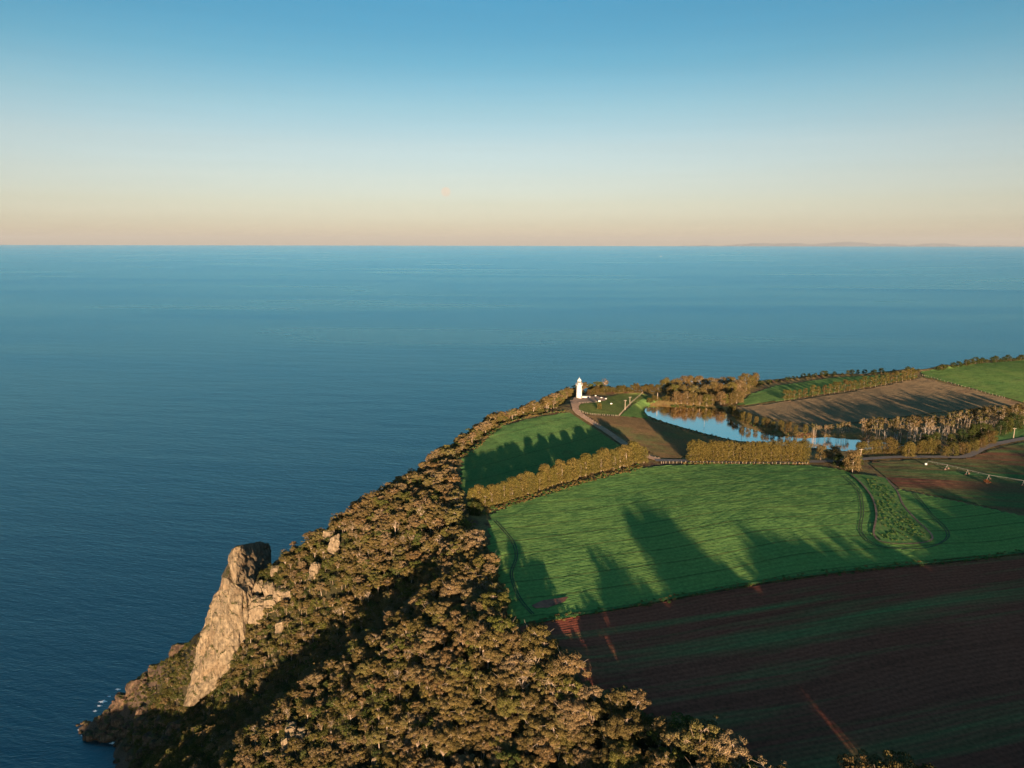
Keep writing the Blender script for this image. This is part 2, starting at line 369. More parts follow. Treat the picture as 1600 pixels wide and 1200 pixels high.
# ------------------------------------------------------------------ fields, lanes, water
def sheet(name, poly, off, mat, step=3.0, wob=.35, world_pts=False, parent=None):
    P = [Vector(p[:2]) for p in poly] if world_pts else [at(*p).to_2d() for p in poly]
    pts = []
    for i in range(len(P)):
        a, b = P[i], P[(i + 1) % len(P)]; n = max(1, int((b - a).length / step))
        for k in range(n):
            q = a.lerp(b, k / n); w = wob * (noise.noise(Vector((q.x * .22, q.y * .22, 3.3))) * 1.5)
            pts.append(Vector((q.x + w, q.y + w)))
    nb = len(pts); A = np.array([(p.x, p.y) for p in pts])
    xs = np.arange(A[:, 0].min(), A[:, 0].max(), step); ys = np.arange(A[:, 1].min(), A[:, 1].max(), step)
    X, Y = np.meshgrid(xs, ys); s = poly_sd(X, Y, A); k = s > step * .45
    pts += [Vector((float(x), float(y))) for x, y in zip(X[k], Y[k])]
    vo, _, fo, _, _, _ = delaunay_2d_cdt(pts, [], [list(range(nb))], 1, 1e-4)
    v = [(p.x, p.y, H(p.x, p.y) + off) for p in vo]
    o = mesh_obj(name, v, fo, mat, parent, smooth=True)
    return o
def Hn(X, Y):
    u = np.clip((X - GX0) / GS, 0, len(gx) - 1.001); v = np.clip((Y - GY0) / GS, 0, len(gy) - 1.001); i = u.astype(int); j = v.astype(int); a = u - i; b = v - j
    return (Z[j, i] * (1 - a) + Z[j, i + 1] * a) * (1 - b) + (Z[j + 1, i] * (1 - a) + Z[j + 1, i + 1] * a) * b
def furrows(name, poly, off, mat, ang, dv=.6, du=2.0, h=.4, bend=5.):
    """a field built as real rows: ridge after ridge of crop or turned soil, each a little uneven"""
    P = np.array([tuple(at(*p).to_2d()) for p in poly]); c = P.mean(0); cu, su = math.cos(ang), math.sin(ang)
    U = (P[:, 0] - c[0]) * cu + (P[:, 1] - c[1]) * su; V = -(P[:, 0] - c[0]) * su + (P[:, 1] - c[1]) * cu
    us = np.arange(U.min() - du, U.max() + du, du); vs_ = np.arange(V.min() - bend - 2, V.max() + bend + 2, dv); UU, VV = np.meshgrid(us, vs_)
    rr = np.random.default_rng(len(name)); VW = VV + bend * np.sin(UU / 70 + 1)
    X = c[0] + UU * cu - VW * su; Y = c[1] + UU * su + VW * cu
    up = (np.arange(len(vs_)) % 2)[:, None]; big = vnoise(X, Y, 6, 8)
    ZZ = Hn(X, Y) + off + up * h * (.45 + .7 * big + rr.uniform(-.25, .25, X.shape)) + rr.uniform(-.05, .05, X.shape)
    cx, cy = (X[:-1, :-1] + X[1:, 1:]) / 2, (Y[:-1, :-1] + Y[1:, 1:]) / 2
    keep = poly_sd(cx, cy, P) > .3 * (vnoise(cx, cy, 3, 5) - .5); ny_, nx_ = X.shape; idx = np.arange(nx_ * ny_).reshape(ny_, nx_)
    q = np.stack([idx[:-1, :-1], idx[:-1, 1:], idx[1:, 1:], idx[1:, :-1]], -1)[keep]
    used, inv = np.unique(q.ravel(), return_inverse=True); q = inv.reshape(-1, 4); co = np.stack([X, Y, ZZ], -1).reshape(-1, 3)[used]
    me = bpy.data.meshes.new(name); me.vertices.add(len(co)); me.vertices.foreach_set('co', co.astype(np.float32).ravel())
    me.loops.add(len(q) * 4); me.loops.foreach_set('vertex_index', q.ravel().astype(np.int32)); me.polygons.add(len(q))
    me.polygons.foreach_set('loop_start', np.arange(0, len(q) * 4, 4, dtype=np.int32)); me.polygons.foreach_set('loop_total', np.full(len(q), 4, np.int32)); me.update(calc_edges=True)
    me.materials.append(mat); o = bpy.data.objects.new(name, me); COL.objects.link(o); return o
ROWS = {'crop_field': (R(14), .6, 2., 0.19), 'ploughed_field': (R(14), .7, 2., 0.19), 'young_crop_field': (R(22), .8, 2.4, 0.23), 'stubble_field': (R(-24), .8, 2.4, 0.20), 'lighthouse_lawn': (R(8), .8, 1.6, 0.16), 'dam_bank': (R(8), .8, 1.6, 0.18),
        'brown_field': (R(24), 1.1, 3., 0.27), 'green_strip_field': (R(22), 1.1, 3., 0.27), 'pasture_field': (R(10), 1.2, 3., 0.27), 'seedling_field': (R(-8), .8, 2.4, 0.19), 'roadside_field': (R(12), 1., 2.4, 0.23)}
def ribbon(name, line, width, off, mat, parent=None, step=2.5, world_pts=False, closed=False):
    P = [Vector(p[:2]) for p in line] if world_pts else [at(*p).to_2d() for p in line]
    Q = smooth_line(P, step); v = []; f = []
    for i, q in enumerate(Q):
        d = (Q[min(i + 1, len(Q) - 1)] - Q[max(i - 1, 0)]).normalized(); n = Vector((-d.y, d.x))
        w = width / 2 * (1 + .18 * noise.noise(Vector((q.x * .3, q.y * .3, 9))))
        for k in (-1, -.33, .33, 1):
            p = q + n * w * k; v.append((p.x, p.y, H(p.x, p.y) + off))
    for i in range(len(Q) - 1):
        for k in range(3): f.append((i * 4 + k, i * 4 + k + 1, i * 4 + 5 + k, i * 4 + 4 + k))
    return mesh_obj(name, v, f, mat, parent, smooth=True)
def smooth_line(P, step):
    Q = []
    for i in range(len(P) - 1):
        p0, p1, p2, p3 = P[max(i - 1, 0)], P[i], P[i + 1], P[min(i + 2, len(P) - 1)]
        n = max(1, int((p2 - p1).length / step))
        for k in range(n):
            t = k / n
            Q.append(.5 * ((2 * p1) + (p2 - p0) * t + (2 * p0 - 5 * p1 + 4 * p2 - p3) * t * t + (3 * p1 - p0 - 3 * p2 + p3) * t ** 3))
    Q.append(P[-1]); return Q

def crop_mat(name, lo, hi, soil, soil_amt, ang, row=1.6, tram=14.0, patch=.03, rowdark=.14, tramdark=.3, bmp=.5, streak=False, rowcol=None):
    rowcol = rowcol or soil
    m, nt, b = new_mat(name)
    v = coords(nt, (1, 1, 1), -ang)
    # rows bend gently across the paddock
    nb = noise_tex(nt, .008, 2, .5, v); sx = N(nt, 'ShaderNodeSeparateXYZ'); nt.links.new(v, sx.inputs[0])
    yy = N(nt, 'ShaderNodeMath', operation='MULTIPLY_ADD'); nt.links.new(nb.outputs[0], yy.inputs[0]); yy.inputs[1].default_value = 22; nt.links.new(sx.outputs['Y'], yy.inputs[2])
    def stripes(per, sharp):
        d = N(nt, 'ShaderNodeMath', operation='DIVIDE'); nt.links.new(yy.outputs[0], d.inputs[0]); d.inputs[1].default_value = per
        f = N(nt, 'ShaderNodeMath', operation='PINGPONG'); nt.links.new(d.outputs[0], f.inputs[0]); f.inputs[1].default_value = .5
        return ramp_node(nt, f.outputs[0], [(0, (1, 1, 1)), (sharp, (0, 0, 0))]).outputs[0]
    n1 = noise_tex(nt, patch, 5, .6, coords(nt)); n2 = noise_tex(nt, .9, 4, .65, coords(nt))
    c = ramp_node(nt, n1.outputs[0], [(.32, lo), (.68, hi)]).outputs[0]
    sp = noise_tex(nt, patch * (2.3 if streak else 1.3), 6, .62, coords(nt, (.07, 1.5, 1), -ang) if streak else coords(nt, (.6, 1, 1), -ang), .4)
    sm = ramp_node(nt, sp.outputs[0], [(1 - soil_amt - .16, (0, 0, 0)), (1 - soil_amt + .1, (1, 1, 1))]).outputs[0]
    c = mix(nt, c, soil, sm)
    c = mix(nt, c, tuple(s * .55 for s in rowcol), mix(nt, (0, 0, 0), (tramdark,) * 3, stripes(tram, .06)))
    c = mix(nt, c, tuple(s * .8 for s in rowcol), mix(nt, (0, 0, 0), (rowdark,) * 3, stripes(row, .45)))
    c = mix(nt, c, ramp_node(nt, n2.outputs[0], [(.3, (.72, .72, .72)), (.7, (1.25, 1.25, 1.25))]).outputs[0], 1.0, 'MULTIPLY')
    nt.nodes.remove(b); ridged(nt, ang if abs(ang) < R(30) else 0, c); return m
SOIL = (.12, .06, .042)
M['crop'] = crop_mat('green_crop', (.15, .31, .09), (.19, .335, .092), SOIL, .04, R(14), row=3.2, tram=12.5, rowdark=.2, tramdark=.5, bmp=1.5)
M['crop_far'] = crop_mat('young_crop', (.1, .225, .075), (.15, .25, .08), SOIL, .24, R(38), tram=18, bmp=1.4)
M['plough'] = crop_mat('ploughed_soil', (.27, .082, .054), (.35, .106, .068), (.1, .29, .1), .34, R(14), row=1.9, tram=17, patch=.022, rowdark=.3, tramdark=.3, bmp=1.2, streak=True, rowcol=(.16, .05, .034))
M['stubble'] = crop_mat('brown_stubble', (.27, .195, .115), (.32, .23, .135), (.24, .15, .095), .3, R(24), row=2.4, rowdark=.15, tramdark=.1, bmp=1.3)
M['stubble_red'] = crop_mat('reddish_stubble', (.2, .13, .07), (.24, .15, .078), (.12, .18, .065), .35, R(-50), row=2.4, rowdark=.12, tramdark=.05, bmp=1.3)
M['pasture'] = crop_mat('pasture', (.1, .2, .06), (.15, .23, .07), (.16, .16, .07), .25, R(10), row=3, tram=40, rowdark=.05, tramdark=.05, patch=.05, bmp=1.4)
M['lawn'] = crop_mat('lawn', (.15, .2, .06), (.2, .23, .07), (.22, .19, .08), .3, R(60), row=3, tram=40, rowdark=.02, tramdark=.02, patch=.08, bmp=1.4)
M['dim_field'] = crop_mat('patchy_seedling', (.2, .085, .06), (.24, .1, .066), (.075, .2, .07), .46, R(-8), row=2.2, tram=26, patch=.025, rowdark=.12, tramdark=.1, bmp=1.2, streak=True, rowcol=(.16, .05, .034))
M['rough_grass'] = crop_mat('rough_grass', (.04, .15, .05), (.12, .2, .07), (.24, .18, .12), .26, R(70), row=2, tram=60, rowdark=.1, tramdark=0, patch=.3, bmp=1.4)
M['gravel'] = crop_mat('gravel', (.38, .25, .18), (.47, .32, .235), (.33, .215, .155), .25, 0, rowdark=0, tramdark=0, patch=.25)
M['asphalt'] = plain('asphalt', (.17, .14, .12), .9, .15, .6)
M['track_soil'] = plain('wheel_track_soil', (.05, .07, .035), .95, .3, .8)
M['red_soil'] = plain('red_soil', (.22, .085, .055), .95, .4, .5)
M['pale_soil'] = plain('pale_soil', (.17, .11, .075), .95, .55, .5)

sheets = [
    ('crop_field', [(766, 805), (800, 791), (860, 772), (930, 751), (1000, 733), (1040, 728), (1130, 725), (1262, 727), (1318, 734), (1345, 745), (1400, 764), (1490, 782), (1600, 806), (1760, 842), (1760, 838), (1600, 861), (1500, 873), (1300, 893), (1150, 915), (1000, 943), (885, 964), (815, 976), (792, 956), (777, 905), (765, 862)],
     .25, 'crop', 'smooth green crop field crossed by long tree shadows', 'field'),
    ('ploughed_field', [(812, 981), (885, 968), (1000, 948), (1150, 920), (1300, 898), (1500, 878), (1600, 866), (1760, 845), (1760, 1260), (1340, 1290), (1190, 1240), (1085, 1155), (1000, 1105), (915, 1065), (850, 1012)],
     .12, 'plough', 'dark red ploughed field streaked with green below the crop', 'field'),
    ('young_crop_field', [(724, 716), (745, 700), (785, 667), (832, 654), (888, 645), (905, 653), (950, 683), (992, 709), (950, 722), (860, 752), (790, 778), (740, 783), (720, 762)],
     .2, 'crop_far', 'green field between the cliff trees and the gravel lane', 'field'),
    ('stubble_field', [(916, 649), (980, 651), (1010, 655), (1040, 665), (1080, 676), (1120, 686), (1170, 697), (1100, 700), (1072, 712), (1066, 717), (1036, 716), (1000, 698), (950, 668)],
     .18, 'stubble_red', 'brown green field between gravel lane and pond', 'field'),
    ('lighthouse_lawn', [(905, 632), (925, 629), (950, 620), (975, 615), (1000, 614), (1014, 617), (985, 632), (966, 650), (915, 646), (904, 641)],
     .15, 'lawn', 'sunlit fenced lawn beside the lighthouse', 'lawn'),
    ('dam_bank', [(1004, 622), (1020, 618), (1040, 624), (1018, 630), (1008, 636), (1006, 646), (1014, 655), (1030, 661), (1006, 653), (970, 650), (990, 632)],
     .2, 'pasture', 'grassy bank between the lawn and the pond', 'bank'),
    ('brown_field', [(1152, 637), (1220, 629), (1330, 612), (1440, 590), (1500, 604), (1570, 622), (1600, 630), (1560, 634), (1490, 641), (1400, 652), (1330, 660), (1290, 666), (1240, 660), (1180, 648)],
     .2, 'stubble', 'bare brown field on the rise behind the pond', 'field'),
    ('green_strip_field', [(1150, 634), (1175, 615), (1215, 602), (1300, 590), (1420, 582), (1436, 588), (1330, 608), (1225, 625)],
     .22, 'crop_far', 'narrow green field between the tree row and the far coast', 'field'),
    ('pasture_field', [(1440, 580), (1475, 575), (1535, 567), (1600, 562), (1740, 558), (1740, 655), (1640, 640), (1570, 620), (1500, 601), (1444, 588)],
     .22, 'pasture', 'bright green pasture at the upper right edge of the farmland', 'field'),
    ('seedling_field', [(1360, 722), (1440, 718), (1505, 717), (1550, 703), (1600, 690), (1740, 672), (1760, 838), (1600, 803), (1490, 779), (1408, 762), (1385, 745)],
     .15, 'dim_field', 'shaded patchy field carrying the irrigation boom', 'field'),
    ('roadside_field', [(1536, 684), (1556, 672), (1600, 664), (1740, 655), (1740, 662), (1600, 682), (1545, 694)],
     .2, 'crop_far', 'small green field between the road and the creek trees', 'field'),
]
field_objs = {}
for nm, poly, off, mt, lab, cat in sheets:
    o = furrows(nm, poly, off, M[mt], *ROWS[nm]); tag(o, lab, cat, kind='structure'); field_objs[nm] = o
strip = sheet('grass_strip', [(1330, 742), (1352, 742), (1385, 748), (1402, 768), (1412, 790), (1430, 812), (1456, 838), (1448, 847), (1420, 850), (1382, 848), (1366, 836), (1370, 805), (1362, 775), (1345, 755)], .75, M['rough_grass'], 1.6, .8)
tag(strip, 'tongue of rough grass cutting into the green crop field', 'grass strip', kind='structure')
rim = ribbon('bare_edge', [(1330, 742), (1346, 756), (1363, 778), (1370, 805), (1366, 836), (1382, 849), (1420, 851), (1449, 848), (1457, 838), (1431, 812), (1412, 790), (1402, 768), (1385, 748)], .8, .82, M['pale_soil'], strip)
for i, ln in enumerate([[(1318, 745), (1340, 768), (1346, 800), (1343, 830), (1362, 850), (1400, 858), (1450, 856), (1478, 842), (1476, 826), (1455, 806), (1438, 785), (1424, 768)],
                        [(772, 815), (798, 845), (806, 870), (798, 900), (810, 935), (832, 962)]]):
    for d in (0, 4):
        ribbon('wheel_track', [(x + d * (1 if i == 0 else .9), y - d * .15) for x, y in ln],   .42, .52, M['track_soil'], field_objs['crop_field'])
bp = sheet('bare_patch', [(832, 948), (850, 940), (890, 934), (884, 942), (856, 952), (838, 953)], .62, M['red_soil'], 1.5, .6, parent=field_objs['crop_field'])
o = ribbon('field_edge_grass', [(838, 974), (885, 966), (1000, 945.5), (1150, 917.5), (1300, 895.5), (1500, 875.5), (1600, 863), (1700, 849)], 1.3, .65, M['rough_grass'])
tag(o, 'thin grass verge dividing crop field from ploughed field', 'verge', kind='structure')
o = ribbon('gravel_lane', [(896, 626), (899, 636), (903, 645), (925, 660), (950, 676), (985, 700), (1008, 713), (1030, 719)], 5.2, .6, M['gravel'])
tag(o, 'pale gravel lane leading up to the lighthouse', 'lane', kind='structure')
o = ribbon('farm_road', [(1024, 720), (1060, 720.5), (1130, 721.5), (1265, 722), (1330, 719), (1400, 714.5), (1470, 714), (1510, 713), (1545, 697), (1600, 685), (1700, 668)], 4.6, .62, M['asphalt'])
tag(o, 'narrow sealed farm road running past the hedge', 'road', kind='structure')
o = sheet('gravel_yard', [(894, 630), (897, 622), (910, 620), (934, 620), (950, 622), (946, 627), (930, 628), (908, 631), (903, 640), (897, 638)], .56, M['gravel'], 2, .3)
tag(o, 'pale gravel yard at the foot of the lighthouse', 'yard', kind='structure')
def pond_material():
    m = bpy.data.materials.new('pond_water'); m.use_nodes = True; nt = m.node_tree; nt.nodes.remove(nt.nodes['Principled BSDF'])
    n = noise_tex(nt, .5, 3, .6, coords(nt, (.5, 1.6, 1))); bp_ = N(nt, 'ShaderNodeBump'); bp_.inputs['Distance'].default_value = .03; nt.links.new(n.outputs[0], bp_.inputs['Height'])
    gl = N(nt, 'ShaderNodeBsdfGlossy'); gl.inputs[0].default_value = (.95, .86, .75, 1); gl.inputs['Roughness'].default_value = .06
    df = N(nt, 'ShaderNodeBsdfDiffuse'); df.inputs[0].default_value = (.01, .04, .055, 1); fr_ = N(nt, 'ShaderNodeFresnel'); fr_.inputs[0].default_value = 1.7
    nt.links.new(bp_.outputs[0], gl.inputs['Normal']); ms = N(nt, 'ShaderNodeMixShader')
    nt.links.new(fr_.outputs[0], ms.inputs[0]); nt.links.new(df.outputs[0], ms.inputs[1]); nt.links.new(gl.outputs[0], ms.inputs[2]); nt.links.new(ms.outputs[0], nt.nodes['Material Output'].inputs[0]); return m
M['pond'] = pond_material()
def flat_poly(name, P, z, mat):
    return mesh_obj(name, [(x, y, z) for x, y in P], [tuple(range(len(P)))], mat)
pc = np.mean(POND, axis=0)
mid = []
for i in range(len(POND)):   # push the shoreline out under the bank
    a, b = POND[i - 1], POND[(i + 1) % len(POND)]; tx, ty = b[0] - a[0], b[1] - a[1]; L = math.hypot(tx, ty)
    area = sum(POND[k - 1][0] * POND[k][1] - POND[k][0] * POND[k - 1][1] for k in range(len(POND))); s = 1 if area > 0 else -1
    mid.append((POND[i][0] + s * ty / L * 2.5, POND[i][1] - s * tx / L * 2.5))
o = flat_poly('pond_water', mid, 147.75, M['pond']); tag(o, 'still farm pond mirroring the blue sky', 'pond', kind='structure')

# ------------------------------------------------------------------ trees
def leaves(cen, nor, size, r, aspect=.62):
    n = len(cen); t = r.normal(size=(n, 3)); nor = nor / np.linalg.norm(nor, axis=1, keepdims=True)
    t -= (t * nor).sum(1, keepdims=True) * nor; t /= np.linalg.norm(t, axis=1, keepdims=True); b = np.cross(nor, t)
    s = (size * r.uniform(.7, 1.35, n))[:, None]; a = t * s * .5; c = b * s * .5 * aspect
    v = np.stack([cen - a, cen - c * .9 + a * .1, cen + a, cen + c * .9 + a * .1], 1).reshape(-1, 3)
    return v, np.arange(4 * n).reshape(n, 4)
def dome(c, rx, rz, n, r, low=-.25, jit=.55, fill=.78):
    """leaf points over an umbrella-shaped clump"""
    ph = r.uniform(0, 2 * math.pi, n); cz = r.uniform(low, 1, n); st = np.sqrt(1 - cz * cz)
    d = np.stack([st * np.cos(ph), st * np.sin(ph), cz], 1); u = r.uniform(fill, 1.06, n)[:, None]
    return np.asarray(c) + d * np.array([rx, rx, rz]) * u, d + r.normal(scale=jit, size=(n, 3))
class Asset: pass
def finish(mb, parts, bark, leaf, name):
    """trunk mesh, crown mesh and one joined mesh for the masses"""
    a = Asset(); v = np.concatenate([p[0] for p in parts]); n = 0; fs = []
    for p in parts: fs.append(p[1] + n); n += len(p[0])
    f = np.concatenate(fs)
    a.trunk = mb.build(name + '_trunk', bark, link=False).data
    a.crown = mesh_obj(name + '_crown', v.tolist(), f.tolist(), leaf, link=False).data
    me = bpy.data.meshes.new(name); off = len(mb.v)
    me.from_pydata(list(mb.v) + v.tolist(), [], [tuple(q) for q in mb.f] + [tuple(q) for q in (f + off).tolist()]); me.update()
    me.materials.append(bark); me.materials.append(leaf)
    mi = np.zeros(len(me.polygons), np.int32); mi[len(mb.f):] = 1; me.polygons.foreach_set('material_index', mi)
    a.joined = bpy.data.objects.new(name, me); return a
def gum(seed, Hh=12., spread=4.3, nlimb=6, leafs=150, leaf=.38, lf='gum_leaf', bark='bark', fork=(.28, .45), name='gum'):
    r = np.random.default_rng(seed); mb = MB(); parts = []
    lean = r.normal(scale=.06, size=2); zf = Hh * r.uniform(*fork); fk = Vector((lean[0] * zf, lean[1] * zf, zf)); tr = .019 * Hh
    mb.tube([(0, 0, -1.2), (lean[0] * zf * .4, lean[1] * zf * .4, zf * .5), fk], [tr * 1.25, tr, tr * .8], 6)
    a0 = r.uniform(0, 6.28)
    for i in range(nlimb):
        az = a0 + 6.283 * i / nlimb + r.normal(scale=.3); rr = spread * r.uniform(.35, .85) if i else spread * .12
        e = Vector((fk.x + rr * math.cos(az), fk.y + rr * math.sin(az), Hh * (.97 - .3 * (rr / spread) ** 2) * r.uniform(.86, 1.0) - .6))
        m = fk.lerp(e, .5) + Vector((r.normal(scale=.25), r.normal(scale=.25), -.2)); m2 = fk.lerp(e, .8) + Vector((r.normal(scale=.3), r.normal(scale=.3), .1))
        mb.tube([fk, m, m2, e], [tr * .62, tr * .46, tr * .33, tr * .16], 5)
        for j in range(int(r.integers(5, 8))):
            q = e if j == 0 else m2.lerp(e, r.uniform(-.2, 1)) + Vector((r.normal(scale=1.3), r.normal(scale=1.3), r.uniform(-2.4, .4)))
            if j: mb.tube([m2.lerp(e, r.uniform(0, .6)), q], [tr * .26, tr * .1], 4, False)
            cr = r.uniform(.6, 1.25) * spread / 4.3; n = int(leafs * cr * cr)
            p, d = dome(q, cr, cr * r.uniform(.5, .75), n, r); parts.append(leaves(p, d, leaf, r))
    for i in range(3):                                   # bare twigs that stand out of the crown
        q = fk.lerp(Vector((r.normal(scale=spread * .5), r.normal(scale=spread * .5), Hh * .9)), .9); mb.tube([fk, fk.lerp(q, .6) + Vector((.3, .2, 0)), q], [tr * .36, tr * .25, tr * .08], 4, False)
    return finish(mb, parts, M[bark], M[lf], f'{name}_{seed}')
def bushy(seed, Hh, rad, lf, bark, clear=.2, nclump=46, leafs=34, leaf=.42, top=1.0, flat=.0, stems=1, name='bushy', wide=.5):
    """dense rounded conifer or hedge tree: clumps over an egg-shaped volume"""
    r = np.random.default_rng(seed); mb = MB(); parts = []; tr = .014 * Hh; z0 = Hh * clear
    for s in range(stems):
        o = r.normal(scale=.35 * (stems > 1), size=2); mb.tube([(o[0], o[1], -1.), (o[0] * 1.4, o[1] * 1.4, Hh * .5), (o[0] * .5, o[1] * .5, Hh * .92)], [tr, tr * .75, tr * .12], 6)
    for i in range(nclump):
        t = r.random(); z = z0 + (Hh - z0) * (1 - (1 - t) ** 1.1) * .97
        tt = (z - z0) / (Hh - z0); env = rad * (math.sin(math.pi * min(1, (tt * (1 - flat) + wide) ** .8 / (1 + wide - flat * .4)))) ** .55 if tt < .999 else .2
        az = r.uniform(0, 6.283); rr = env * math.sqrt(r.uniform(.35, 1)) * .85; cr = r.uniform(.7, 1.15) * rad / 2.6
        c = (rr * math.cos(az), rr * math.sin(az), min(z, Hh - cr * .5))
        if i % 4 == 0: mb.tube([(0, 0, max(.3, z - .8)), c], [tr * .3, tr * .08], 4, False)
        p, d = dome(c, cr, cr * .85, int(leafs * cr * cr) + 8, r, -.6, .6, .7); parts.append(leaves(p, d, leaf, r))
    return finish(mb, parts, M[bark], M[lf], f'{name}_{seed}')
def shrub(seed, Hh=3., rad=1.9, lf='shrub_leaf', n=9, name='shrub'):
    r = np.random.default_rng(seed); mb = MB(); parts = []
    for i in range(n):
        az = r.uniform(0, 6.283); rr = rad * math.sqrt(r.random()) * .75; c = (rr * math.cos(az), rr * math.sin(az), Hh * r.uniform(.35, .8) * (1 - .3 * rr / rad)); cr = r.uniform(.6, 1.05)
        mb.tube([(0, 0, -.6), (c[0] * .6, c[1] * .6, c[2] * .6), c], [.09, .06, .02], 4, False)
        p, d = dome(c, cr, cr * .85, 34, r, -.4, .6); parts.append(leaves(p, d, .4, r))
    return finish(mb, parts, M['bark'], M[lf], f'{name}_{seed}')
def swamp(seed, Hh=13., lf='gum_leaf'):
    """paperbark-like swamp tree: several pale straight stems under a thin flat top"""
    r = np.random.default_rng(seed); mb = MB(); parts = []
    for s in range(int(r.integers(3, 6))):
        b = r.normal(scale=.9, size=2); e = Vector((b[0] * 1.7 + r.normal(scale=.5), b[1] * 1.7 + r.normal(scale=.5), Hh * r.uniform(.8, .98)))
        mb.tube([(b[0], b[1], -2.5), (b[0] * 1.2 + r.normal(scale=.2), b[1] * 1.2, Hh * .45), e], [.13, .11, .05], 5)
        for j in range(int(r.integers(4, 7))):
            q = e + Vector((r.normal(scale=1.2), r.normal(scale=1.2), r.uniform(-4.2, .3))); mb.tube([e - Vector((0, 0, 2)), q], [.08, .03], 4, False)
            cr = r.uniform(.7, 1.1); p, d = dome(q, cr, cr * .8, int(66 * cr * cr), r); parts.append(leaves(p, d, .48, r))
    return finish(mb, parts, M['pale_bark'], M[lf], f'swamp_{seed}')
def dead(seed, Hh=10.):
    r = np.random.default_rng(seed); mb = MB(); top = Vector((r.normal(scale=.5), r.normal(scale=.5), Hh))
    mb.tube([(0, 0, -2.5), (top.x * .3, top.y * .3, Hh * .5), top], [.2, .15, .04], 6)
    for i in range(8):
        z = Hh * r.uniform(.4, .9); az = r.uniform(0, 6.283); L = r.uniform(.8, 2.2); a = Vector((top.x * z / Hh, top.y * z / Hh, z))
        mb.tube([a, a + Vector((math.cos(az) * L * .6, math.sin(az) * L * .6, L * .5)), a + Vector((math.cos(az) * L * .9, math.sin(az) * L * .9, L * 1.1))], [.08, .05, .02], 4, False)
    a = Asset(); a.trunk = mb.build(f'dead_{seed}', M['dead_bark'], link=False).data; a.crown = None; return a

GUM = [gum(s, 12, sp, nl, bark='pale_bark' if s % 2 else 'bark') for s, sp, nl in ((1, 4.3, 6), (2, 3.8, 6), (3, 4.8, 8), (4, 4.0, 5), (5, 4.6, 7), (6, 3.6, 6))]
GUM += [gum(7, 12, 3.4, 5, leafs=70, bark='pale_bark', name='gum'), gum(8, 11, 4.2, 7, lf='green_leaf', name='gum'), gum(9, 12, 5.2, 8, leaf=.36, name='gum')]
SHRUB = [shrub(s, h, rd) for s, h, rd in ((21, 3.0, 2.0), (22, 2.6, 1.7), (23, 3.6, 2.2), (24, 2.4, 2.2))]
PINE = [bushy(s, 11, 3.2, 'pine_leaf', 'pale_bark', .1, 90, 46, .42, stems=3, name='pine', wide=.35) for s in (31, 32, 33, 34)]
HEDGE = [bushy(s, 12, 3.0, 'hedge_leaf', 'bark', .03, 95, 30, .42, flat=.35, name='hedge', wide=.3) for s in (41, 42, 43)]
ROUND = [bushy(s, 10, 3.9, 'gum_leaf', 'pale_bark', .16, 46, 34, .5, stems=2, name='round', wide=.42) for s in (44, 45, 46)]
CONIFER = [bushy(s, 10, 2.7, 'olive_leaf', 'bark', .14, 50, 30, .44, name='conifer', wide=.25) for s in (51, 52, 53)]
DARK = [bushy(s, 9, 3.2, 'dark_leaf', 'bark', .08, 55, 30, .46, name='dark', wide=.4) for s in (61, 62, 63)]
OLIVE = [bushy(s, 9, 3.3, 'olive_leaf', 'bark', .08, 60, 30, .44, name='olive', wide=.4) for s in (71, 72)]
GOLD = [bushy(81, 9, 3.6, 'pine_leaf', 'bark', .05, 70, 32, .42, name='gold', wide=.4)]
SWAMP = [swamp(s, h) for s, h in ((91, 13), (92, 14), (93, 12), (94, 13.5))]
DEAD = [dead(s, h) for s, h in ((95, 10), (96, 8), (97, 11))]

def plant(asset, name, loc, sxy, sz, label, cat, group=None, rz=None):
    o = empty(name, loc, random.uniform(0, 6.283) if rz is None else rz); o.scale = (sxy, sxy, sz)
    for nm, me in (('trunk', asset.trunk), ('crown', asset.crown)):
        if me is None: continue
        c = bpy.data.objects.new(nm, me); COL.objects.link(c); c.parent = o
    return tag(o, label, cat, group)
def at_px(px, py, sink=0):
    p = at(px, py); p.z -= sink; return p
def pxm(p): return project(p.x, p.y, p.z)[2] / F      # metres per photograph pixel at a point

# ---- slope forest
CLIFF_PX = [(352, 862), (372, 848), (432, 838), (440, 872), (432, 900), (398, 912), (390, 960), (382, 990), (350, 1050), (312, 1085), (284, 1092), (284, 1050), (310, 970), (332, 905)]
ROCK_CLEAR = []          # (px, py, radius) kept free of trees so that outcrops show
BOULDERS = [(523, 864, 15, 30), (512, 842, 12, 16), (493, 899, 14, 24), (468, 855, 13, 14), (452, 860, 10, 12), (478, 848, 8, 10), (440, 872, 9, 10), (430, 898, 12, 16), (438, 990, 10, 26),
            (384, 950, 22, 42), (402, 968, 20, 30), (405, 930, 10, 20), (421, 932, 13, 18), (437, 936, 13, 16), (450, 936, 10, 14), (424, 948, 12, 14), (410, 948, 9, 14), (373, 922, 12, 18),
            (456, 1148, 17, 18), (472, 1158, 14, 20), (447, 1172, 12, 26), (644, 1150, 13, 14), (640, 1166, 15, 14), (586, 1196, 9, 16), (418, 1180, 10, 14)]
for b in BOULDERS: ROCK_CLEAR.append((b[0], b[1] - b[3] * .4, max(b[2], b[3]) * .5))
def blocked(px, py, k=1.):
    if not (265 < px < 670 and 820 < py < 1215): return False
    if any((px - a) ** 2 + (py - b) ** 2 < r * r * k for a, b, r in ROCK_CLEAR): return True
    return px < 450 and bool(poly_sd(np.array([px * 1.]), np.array([py * 1.]), CLIFF_PX)[0] > -4)
def SDf(x, y):
    i = min(max(int((x - GX0) / GS + .5), 0), len(gx) - 1); j = min(max(int((y - GY0) / GS + .5), 0), len(gy) - 1); return SD[j, i]
gums, shrubs = [], []
